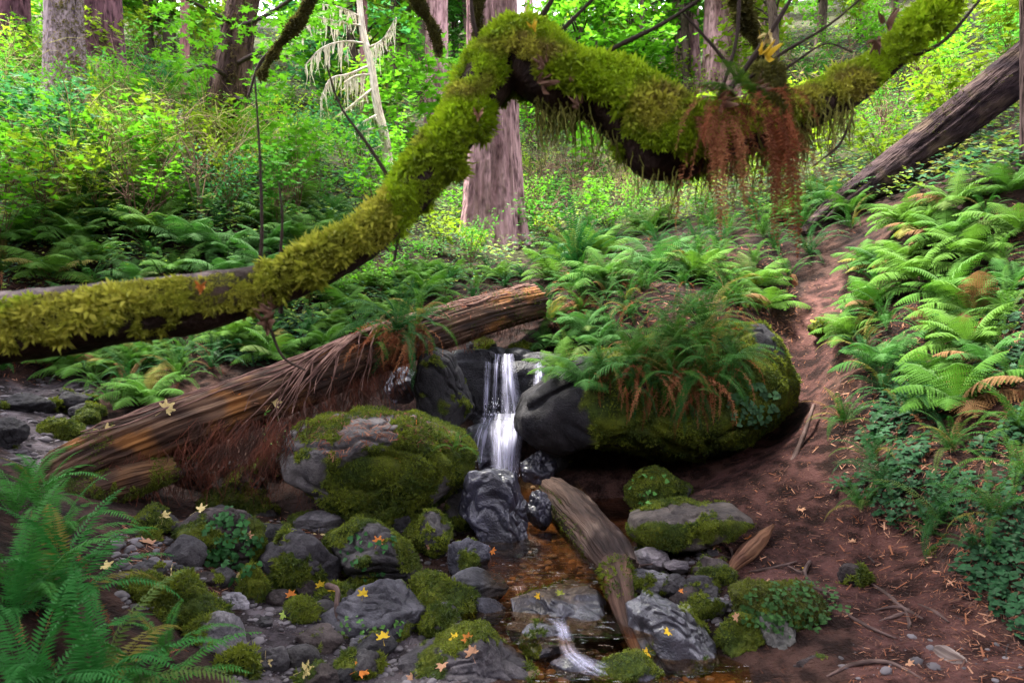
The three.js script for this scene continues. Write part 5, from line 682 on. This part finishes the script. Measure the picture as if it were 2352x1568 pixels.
for (let i = 0; i < 90; i++) { const z = -rr(21, 62), x = rr(-0.8, 0.8) * -z, t = pick(['bright', 'mid', 'yellow', 'bright', 'blue']); toName.push([broadTree(pick(broad), new V3(x, H(x, z), z), rr(0.7, 1.1), LM[t], '', 'distant broadleaf trees'), 'distant ' + sl[t].replace('shrub', 'tree').replace('maple leaved ', '')]); }
[[-6.4, -5.6], [6.6, -5.2], [9.5, -9], [11, -5], [7.6, -8.4], [4.6, -1.6], [-4.5, 2.5], [4.2, 3], [-0.5, 6], [-7.5, -2.5], [7.5, -1.5], [0.5, 10], [8.6, -6], [-4, 7], [5, 8], [-2, 13], [8, 12], [-9, 11], [10, 4], [-11, 3], [3, 5.5], [-2.5, 4.5]].forEach(([x, z], i) => toName.push([broadTree(over[i % 2], new V3(x, H(x, z), z), rr(0.95, 1.1), LM.mid, '', 'unseen shade trees added round the viewpoint'), 'unseen overhanging broadleaf tree added for shade']));
console.log('trees', Math.round(performance.now()));
// ---------- fallen leaves, litter, groundcover, pebbles ----------
const DL = { yellow: leafMat(0.62, 0.42, 0.03, 0.35, 0), cream: leafMat(0.62, 0.5, 0.22, 0.35, 0), orange: leafMat(0.5, 0.17, 0.035, 0.3, 0), tan: leafMat(0.4, 0.22, 0.13, 0.3, 0), brown: leafMat(0.15, 0.08, 0.05, 0.25, 0.1), green: leafMat(0.3, 0.4, 0.08, 0.35, 0) };
const fallen = [[733, 1218, 'cream', 0.11], [697, 1290, 'green', 0.09], [547, 1340, 'cream', 0.13], [395, 1308, 'cream', 0.11], [372, 1196, 'cream', 0.08], [833, 1375, 'yellow', 0.07], [881, 1475, 'yellow', 0.07], [1057, 1468, 'yellow', 0.07], [690, 1545, 'cream', 0.08], [1243, 1370, 'yellow', 0.045], [1290, 1373, 'green', 0.06], [1540, 1450, 'yellow', 0.05], [1494, 1497, 'yellow', 0.055], [735, 1352, 'yellow', 0.06], [762, 1362, 'yellow', 0.05], [610, 1507, 'cream', 0.07], [660, 1405, 'green', 0.06], [620, 1330, 'orange', 0.08], [915, 1058, 'orange', 0.07], [955, 970, 'orange', 0.05], [865, 1252, 'orange', 0.07], [1125, 1258, 'orange', 0.055], [1020, 1520, 'tan', 0.065], [1088, 1510, 'tan', 0.07], [955, 1555, 'tan', 0.06], [815, 1545, 'orange', 0.09], [1160, 1375, 'orange', 0.04], [335, 1255, 'tan', 0.09], [450, 1178, 'cream', 0.09], [668, 1375, 'orange', 0.06], [1080, 1475, 'orange', 0.06], [1850, 1300, 'yellow', 0.04], [1715, 1235, 'orange', 0.07], [1645, 1262, 'tan', 0.06], [1840, 1165, 'tan', 0.06], [537, 905, 'orange', 0.08], [618, 932, 'cream', 0.13], [230, 988, 'cream', 0.12], [370, 945, 'cream', 0.12], [555, 1000, 'tan', 0.1], [1875, 735, 'yellow', 0.1], [1300, 1470, 'green', 0.03], [225, 1300, 'cream', 0.08], [1700, 1420, 'tan', 0.05], [980, 1255, 'tan', 0.04], [560, 1235, 'tan', 0.07], [1570, 1360, 'orange', 0.04], [2080, 1520, 'tan', 0.05], [1960, 1250, 'tan', 0.05], [640, 800, 'yellow', 0.08], [850, 790, 'yellow', 0.06]];
const dlw = { yellow: 'yellow', cream: 'cream', orange: 'orange', tan: 'tan', green: 'green' };
const leafSeen = new Set();
for (const [x, y, c, s] of fallen) { const h = hit(x, y); if (!h) continue; const o = shadows(new THREE.Mesh(mapleLeaf, DL[c])); const up = h[1].clone().lerp(UP, 0.25).add(new V3(rr(-0.25, 0.25), 0, rr(0, 0.35))).normalize(); frame(h[0].clone().addScaledVector(h[1], 0.01), up, rr(0, 6.28), s * 0.95, s * 2, s * 0.95).decompose(o.position, o.quaternion, o.scale); let under = h[2]?.parent?.userData.label; if (under && leafSeen.has(c + under)) under = null; leafSeen.add(c + under); tag(o, 'fallen_leaf', under ? dlw[c] + ' leaf on ' + under : '', 'leaf', 'fallen maple leaves'); if (!under) toName.push([o, dlw[c] + ' fallen leaf']); }
// curled dead leaves caught on the limb
const curled = (() => { const g = palmate(5, 0.5, 0.55), p = g.attributes.position; for (let i = 0; i < p.count; i++) { const x = p.getX(i), z = p.getZ(i); p.setY(i, p.getY(i) + 1.5 * x * x + 0.8 * (z - 0.4) ** 2 + 0.15 * Math.sin(9 * x + 7 * z)); p.setX(i, x * 0.75); } g.computeVertexNormals(); return g; })();
[[462, 662, 1.77, 'orange', 0.055, 'curled orange leaf lying on the moss of the limb'], [605, 715, 1.84, 'brown', 0.1, 'big curled brown leaf hanging from a stem on the limb'], [632, 700, 1.85, 'brown', 0.075, 'shrivelled brown leaf hanging beside the big curled one'], [1235, 175, 1.97, 'brown', 0.09, 'long dead leaf hanging at the limb kink'], [1262, 150, 1.98, 'brown', 0.07, 'folded dead leaf above the limb kink'], [1340, 235, 1.97, 'brown', 0.07, 'curled dead leaf on the dark underside of the limb'], [1092, 262, 1.98, 'tan', 0.06, 'small dry leaf stuck to the rising part of the limb'], [1215, 72, 2.0, 'yellow', 0.055, 'yellow leaf caught on top of the limb kink'], [1660, 230, 2.0, 'brown', 0.09, 'dry leaf on top of the dead fern clump'], [1760, 75, 2.1, 'cream', 0.08, 'pale leaf stuck upright among the twigs'], [1740, 130, 2.1, 'yellow', 0.09, 'yellow and green leaf among the twigs'], [2030, 60, 2.1, 'brown', 0.1, 'cluster of withered brown leaves above the upper limb'], [2010, 90, 2.1, 'brown', 0.08, 'withered leaf touching the upper limb'], [1730, 205, 2.05, 'brown', 0.07, 'dark dry leaf beside the mossy stub'], [1310, 180, 1.98, 'tan', 0.03, 'tiny dry leaf under the twig fork']].forEach(([x, y, d, c, s, label]) => { const o = shadows(new THREE.Mesh(curled, DL[c])); const lh = hit(x, y - 6, limbHit); o.position.copy(lh ? lh[0].addScaledVector(lh[1], 0.018) : P(x, y - 14, d)); o.rotation.set(rr(1.0, 1.9), rr(-0.6, 0.6), rr(-0.8, 0.8)); o.scale.set(s * 0.6, s * 0.9, s * 0.85); tag(o, 'dead_leaf', label, 'leaf'); });
const within = (poly, n, fn) => { const xs = poly.map(p => p[0]), ys = poly.map(p => p[1]); for (let i = 0; i < n; i++) { const x = rr(Math.min(...xs), Math.max(...xs)), y = rr(Math.min(...ys), Math.max(...ys)); if (inPoly(x, y, poly)) { const p = G(x, y); if (p) fn(p, x, y); } } };
{ // needle litter and wood slivers on trail and banks
  const sliver = geoOf([-0.5, 0, -0.06, 0.5, 0, -0.03, 0.5, 0.05, 0.05, -0.5, 0.06, 0.05, 0, 0.12, 0], [0, 1, 4, 1, 2, 4, 2, 3, 4, 3, 0, 4]), mats = [], cols = [];
  const put = (p, s) => { p.y += 0.004; mats.push(frame(p, groundN(p.x, p.z).add(new V3(rr(-0.25, 0.25), 0, rr(-0.25, 0.25))).normalize(), rr(0, 6.28), s, s * 0.5, s * rr(0.5, 1.6))); const k = rnd(); cols.push(k < 0.35 ? [0.16, 0.065, 0.035] : k < 0.7 ? [0.08, 0.04, 0.03] : k < 0.85 ? [0.26, 0.14, 0.09] : [0.03, 0.022, 0.022]); };
  within(TRAIL.map(([x, y]) => [x, Math.min(y, 1568)]), 15000, p => put(p, rr(0.006, 0.032) * (rnd() < 0.08 ? 2.5 : 1)));
  within([[1880, 940], [1950, 640], [2352, 450], [2352, 1500], [1960, 1150]], 9000, p => put(p, rr(0.015, 0.06)));
  within([[0, 640], [700, 640], [1000, 640], [600, 830], [0, 900]], 3500, p => put(p, rr(0.02, 0.08))); within([[1230, 800], [1260, 620], [1800, 560], [1850, 700], [1780, 900], [1700, 760], [1400, 780]], 4500, p => put(p, rr(0.02, 0.08)));
  within([[280, 1180], [760, 1180], [700, 1340], [300, 1400]], 1800, p => put(p, rr(0.015, 0.06)));
  const onTop = (poly, n, s0, s1) => { const xs = poly.map(p => p[0]), ys = poly.map(p => p[1]); for (let i = 0; i < n; i++) { const x = rr(Math.min(...xs), Math.max(...xs)), y = rr(Math.min(...ys), Math.max(...ys)); if (!inPoly(x, y, poly)) continue; const h = hit(x, y); if (!h || h[1].y < 0.1) continue; const s = rr(s0, s1); mats.push(frame(h[0].addScaledVector(h[1], 0.006), h[1].add(new V3(rr(-0.3, 0.3), 0.2, rr(-0.3, 0.3))).normalize(), rr(0, 6.28), s, s * 0.6, s * rr(0.5, 1.5))); const k = rnd(); cols.push(k < 0.5 ? [0.15, 0.055, 0.032] : k < 0.8 ? [0.08, 0.04, 0.03] : [0.24, 0.12, 0.075]); } };
  onTop([[960, 735], [1000, 690], [1230, 645], [1230, 690], [1060, 735]], 1300, 0.02, 0.07);
  onTop([[690, 990], [760, 945], [900, 935], [1060, 1000], [1060, 1040], [880, 1010], [760, 1060]], 1500, 0.015, 0.06);
  onTop([[560, 930], [860, 790], [900, 830], [640, 960]], 700, 0.015, 0.05);
  tag(instances('leaf_litter', sliver, mat({ color: rgb(1, 1, 1), roughness: 0.9 }), mats, scene, cols), 'leaf_litter', 'reddish brown needle litter and wood slivers on the soil', null, null, 'stuff');
}
{ // round and trefoil groundcover
  const mats = [], cols = []; const put = (p, s, lift) => { mats.push(frame(p.clone().add(new V3(0, lift, 0)), groundN(p.x, p.z).lerp(UP, 0.5).add(new V3(rr(-0.35, 0.35), 0, rr(-0.1, 0.5))).normalize(), rr(0, 6.28), s)); const f = rr(0.7, 1.3); cols.push([0.012 * f, 0.055 * f, 0.018 * f]); };
  within([[1900, 1130], [2020, 1080], [2352, 960], [2352, 1490], [2200, 1340], [2080, 1230], [1960, 1180]], 3600, p => { if (fbm(p.x * 2.2, 0, p.z * 2.2, 3) > -0.02) put(p, rr(0.014, 0.042), rr(0.02, 0.11)); });
  within([[2050, 900], [2352, 620], [2352, 1000], [2050, 1100], [1960, 1000]], 2400, p => { if (fbm(p.x * 2.2, 0, p.z * 2.2, 3) > -0.02) put(p, rr(0.025, 0.06), rr(0.02, 0.08)); });
  within([[480, 830], [620, 740], [760, 720], [740, 800], [600, 850]], 1500, p => put(p, rr(0.03, 0.06), rr(0.02, 0.1)));
  tag(instances('groundcover', heart, mat({ color: rgb(1, 1, 1), roughness: 0.9, transmission: 0.3, clearcoat: 0.08, clearcoatRoughness: 0.4 }), mats, scene, cols), 'groundcover', 'low dark green groundcover of small heart shaped leaves on the right bank', null, null, 'stuff');
}
{ // leafy undergrowth on the far slopes
  const mats = [], cols = [], tones = [[0.1, 0.25, 0.02], [0.06, 0.18, 0.03], [0.17, 0.28, 0.03], [0.05, 0.15, 0.06], [0.22, 0.24, 0.04]];
  const put = (p, s, lift) => { mats.push(frame(p.clone().add(new V3(0, rr(0.03, lift), 0)), new V3(rr(-0.5, 0.5), 1, rr(-0.3, 0.7)).normalize(), rr(0, 6.28), s)); const c = tones[Math.floor(Math.min(4.99, Math.max(0, 2.5 + 5 * fbm(p.x * 0.5, 2, p.z * 0.5, 3) + rr(-1, 1))))], f = rr(0.7, 1.2); cols.push(c.map(v => v * f)); };
  within([[0, 60], [2352, 60], [2352, 420], [2000, 470], [1620, 520], [1300, 560], [1150, 620], [850, 560], [400, 540], [0, 560]], 46000, p => put(p, rr(0.05, 0.1) * mix(1, 2.2, sm(12, 40, -p.z)), 0.35));
  within([[0, 430], [800, 500], [1180, 640], [900, 720], [560, 800], [0, 690]], 7000, p => put(p, rr(0.03, 0.07), 0.25));
  tag(instances('undergrowth', simpleMaple, mat({ color: rgb(1, 1, 1), roughness: 0.95, transmission: 0.45 }), mats, scene, cols), 'undergrowth', 'low leafy green undergrowth covering the far forest slopes', null, null, 'stuff');
}
{ // gravel and pebbles
  const peb = mergeVertices(new THREE.IcosahedronGeometry(1, 2).deleteAttribute('uv').deleteAttribute('normal')); { const p = peb.attributes.position, v = new V3(); for (let i = 0; i < p.count; i++) { v.fromBufferAttribute(p, i); v.multiplyScalar(1 + 0.5 * fbm(v.x * 1.3 + 4, v.y * 1.3, v.z * 1.3, 3)); p.setXYZ(i, v.x, v.y * 0.65, v.z); } peb.computeVertexNormals(); }
  const mats = [], cols = []; const put = (p, s) => { mats.push(frame(p, UP.clone().add(new V3(rr(-0.3, 0.3), 0, rr(-0.3, 0.3))).normalize(), rr(0, 6.28), s, s * rr(0.6, 1), s * rr(0.7, 1.3))); const f = rr(0.5, 1.5); cols.push([0.1 * f, 0.092 * f, 0.1 * f]); };
  const size = () => 0.004 + 0.026 * rnd() ** 7;
  within([[560, 1180], [1100, 1180], [1120, 1568], [540, 1568], [480, 1330]], 3500, p => put(p, size()));
  within(SIDE, 900, p => put(p, size() * 1.3)); within([[250, 1230], [480, 1230], [480, 1400], [280, 1400]], 900, p => put(p, size() * 1.2));
  within([[1400, 1250], [1640, 1250], [1720, 1400], [1640, 1440], [1440, 1380]], 900, p => put(p, size() * 1.2)); within([[1950, 1430], [2352, 1480], [2352, 1568], [1900, 1568]], 110, p => put(p, size()));
  within(CREEK, 2600, p => { put(p, size() * 1.3); cols[cols.length - 1] = mix3([0.2, 0.11, 0.045], [0.1, 0.08, 0.06], rnd()); });
  tag(instances('gravel', peb, mat({ color: rgb(1, 1, 1), roughness: 0.75, map: rockMap }), mats, scene, cols), 'gravel', 'grey gravel and pebbles along the stream bed', null, null, 'stuff');
}
// creeping vines on rocks and bank
rock('mossy_bank', 'overhanging mossy bank of soil at the trail edge', 1815, 1425, 150, 75, 4.05, { moss: 0.8, stone: [0.08, 0.055, 0.045], detail: 28, deep: 0.5, msize: 0.022, outline: [[1668, 1348], [1720, 1335], [1850, 1352], [1930, 1410], [1975, 1465], [1965, 1520], [1915, 1545], [1860, 1480], [1800, 1440], [1740, 1420], [1690, 1405]], category: 'bank', mtone: [[0.11, 0.13, 0.012], [0.06, 0.07, 0.015]] });
rocksOnly.push(solid[solid.length - 1]);
function vine(label, cx, cy, rx, ry, n, ls, tone = [0.025, 0.1, 0.024]) {
  const first = hit(cx, cy); if (!first) return; const g = thing('creeping_vine', label, 'vine', first[0]), mats = [], cols = [];
  for (let i = 0; i < n; i++) { const a = rr(0, 6.28), r = Math.sqrt(rnd()), x = cx + Math.cos(a) * r * rx, y = cy + Math.sin(a) * r * ry; if (N(x * 0.03, y * 0.03, 5) < -0.12) continue; const h = hit(x, y); if (!h) continue; mats.push(frame(h[0].addScaledVector(h[1], rr(0.01, 0.04)), h[1].clone().add(new V3(rr(-0.4, 0.4), rr(0, 0.8), rr(-0.2, 0.5))).normalize(), rr(0, 6.28), ls * rr(0.6, 1.3))); const f = rr(0.7, 1.4); cols.push(tone.map(v => v * f)); }
  if (mats.length) instances('leaves', heart, mat({ color: rgb(1, 1, 1), roughness: 0.9, transmission: 0.35, clearcoat: 0.1, clearcoatRoughness: 0.4 }), mats, g, cols);
}
vine('small ivy leaves trailing over the rounded rock below the log', 530, 1255, 65, 80, 330, 0.032);
vine('round vine leaves on the large mossy rock', 850, 1270, 60, 50, 60, 0.03);
vine('creeping leaves covering the overhanging mossy bank', 1820, 1400, 130, 60, 420, 0.022, [0.03, 0.085, 0.018]);
vine('dark round leaves low on the big boulder face', 1730, 930, 60, 50, 170, 0.045, [0.035, 0.09, 0.035]);
vine('small leaves hanging from the mat of rootlets', 620, 990, 40, 50, 40, 0.035, [0.08, 0.2, 0.03]);
vine('sprinkling of small leaves on the mossy rock in the hollow', 1500, 1125, 50, 40, 40, 0.03, [0.07, 0.2, 0.04]);
vine('tiny leaves at the base of the grey slab', 860, 1440, 90, 25, 40, 0.02, [0.07, 0.18, 0.03]);

nameByLandmark([['the leaning log', P(1960, 460, 8.7)], ['the lone trail rock', P(1960, 1335, 4.3)], ['the rotten stub', P(2180, 1310, 4.1)], ['the grey driftwood', P(2200, 1530, 3.4)], ['the tan wood chunk', P(1720, 1265, 4.7)], ['the upper trail gully', P(1880, 755, 7.5)], ['the slender dark tree', on(2345, 400)], ['the tall shuttlecock fern', P(1330, 655, 8.4)], ['the massive redwood', on(1132, 560)], ['the straight redwood', on(1003, 330)], ['the pale dead tree', on(892, 420)], ['the mossy maple', on(500, 360)], ['the grey mossy trunk', on(146, 250)], ['the thin reddish trunk', on(424, 240)], ['the furrowed purple redwood', on(1660, 235)], ['the far log end', P(1240, 690, 8.4)], ['the mossy log end', P(140, 1092, 4.9)], ['the log fern', P(905, 770, 6.6)], ['the pale bare stone', P(537, 1392, 4)], ['the side gravel', P(100, 950, 6.4)], ['the shiny wet boulder', P(1135, 1195, 5.35)], ['the bare topped boulder', P(865, 1065, 5.6)], ['the ridged grey slab', P(865, 1410, 4.05)], ['the flat topped boulder', P(1575, 1215, 5)], ['the broad wet slab', P(1300, 1418, 4.25)], ['the round vine rock', P(860, 1275, 4.6)], ['the ivy rock', P(500, 1255, 4.5)], ['the mossy bank', P(1815, 1425, 4.05)], ['the wide flat rock', P(1085, 1545, 3.65)]]);
console.log('done', Math.round(performance.now()));
renderer.render(scene, camera);
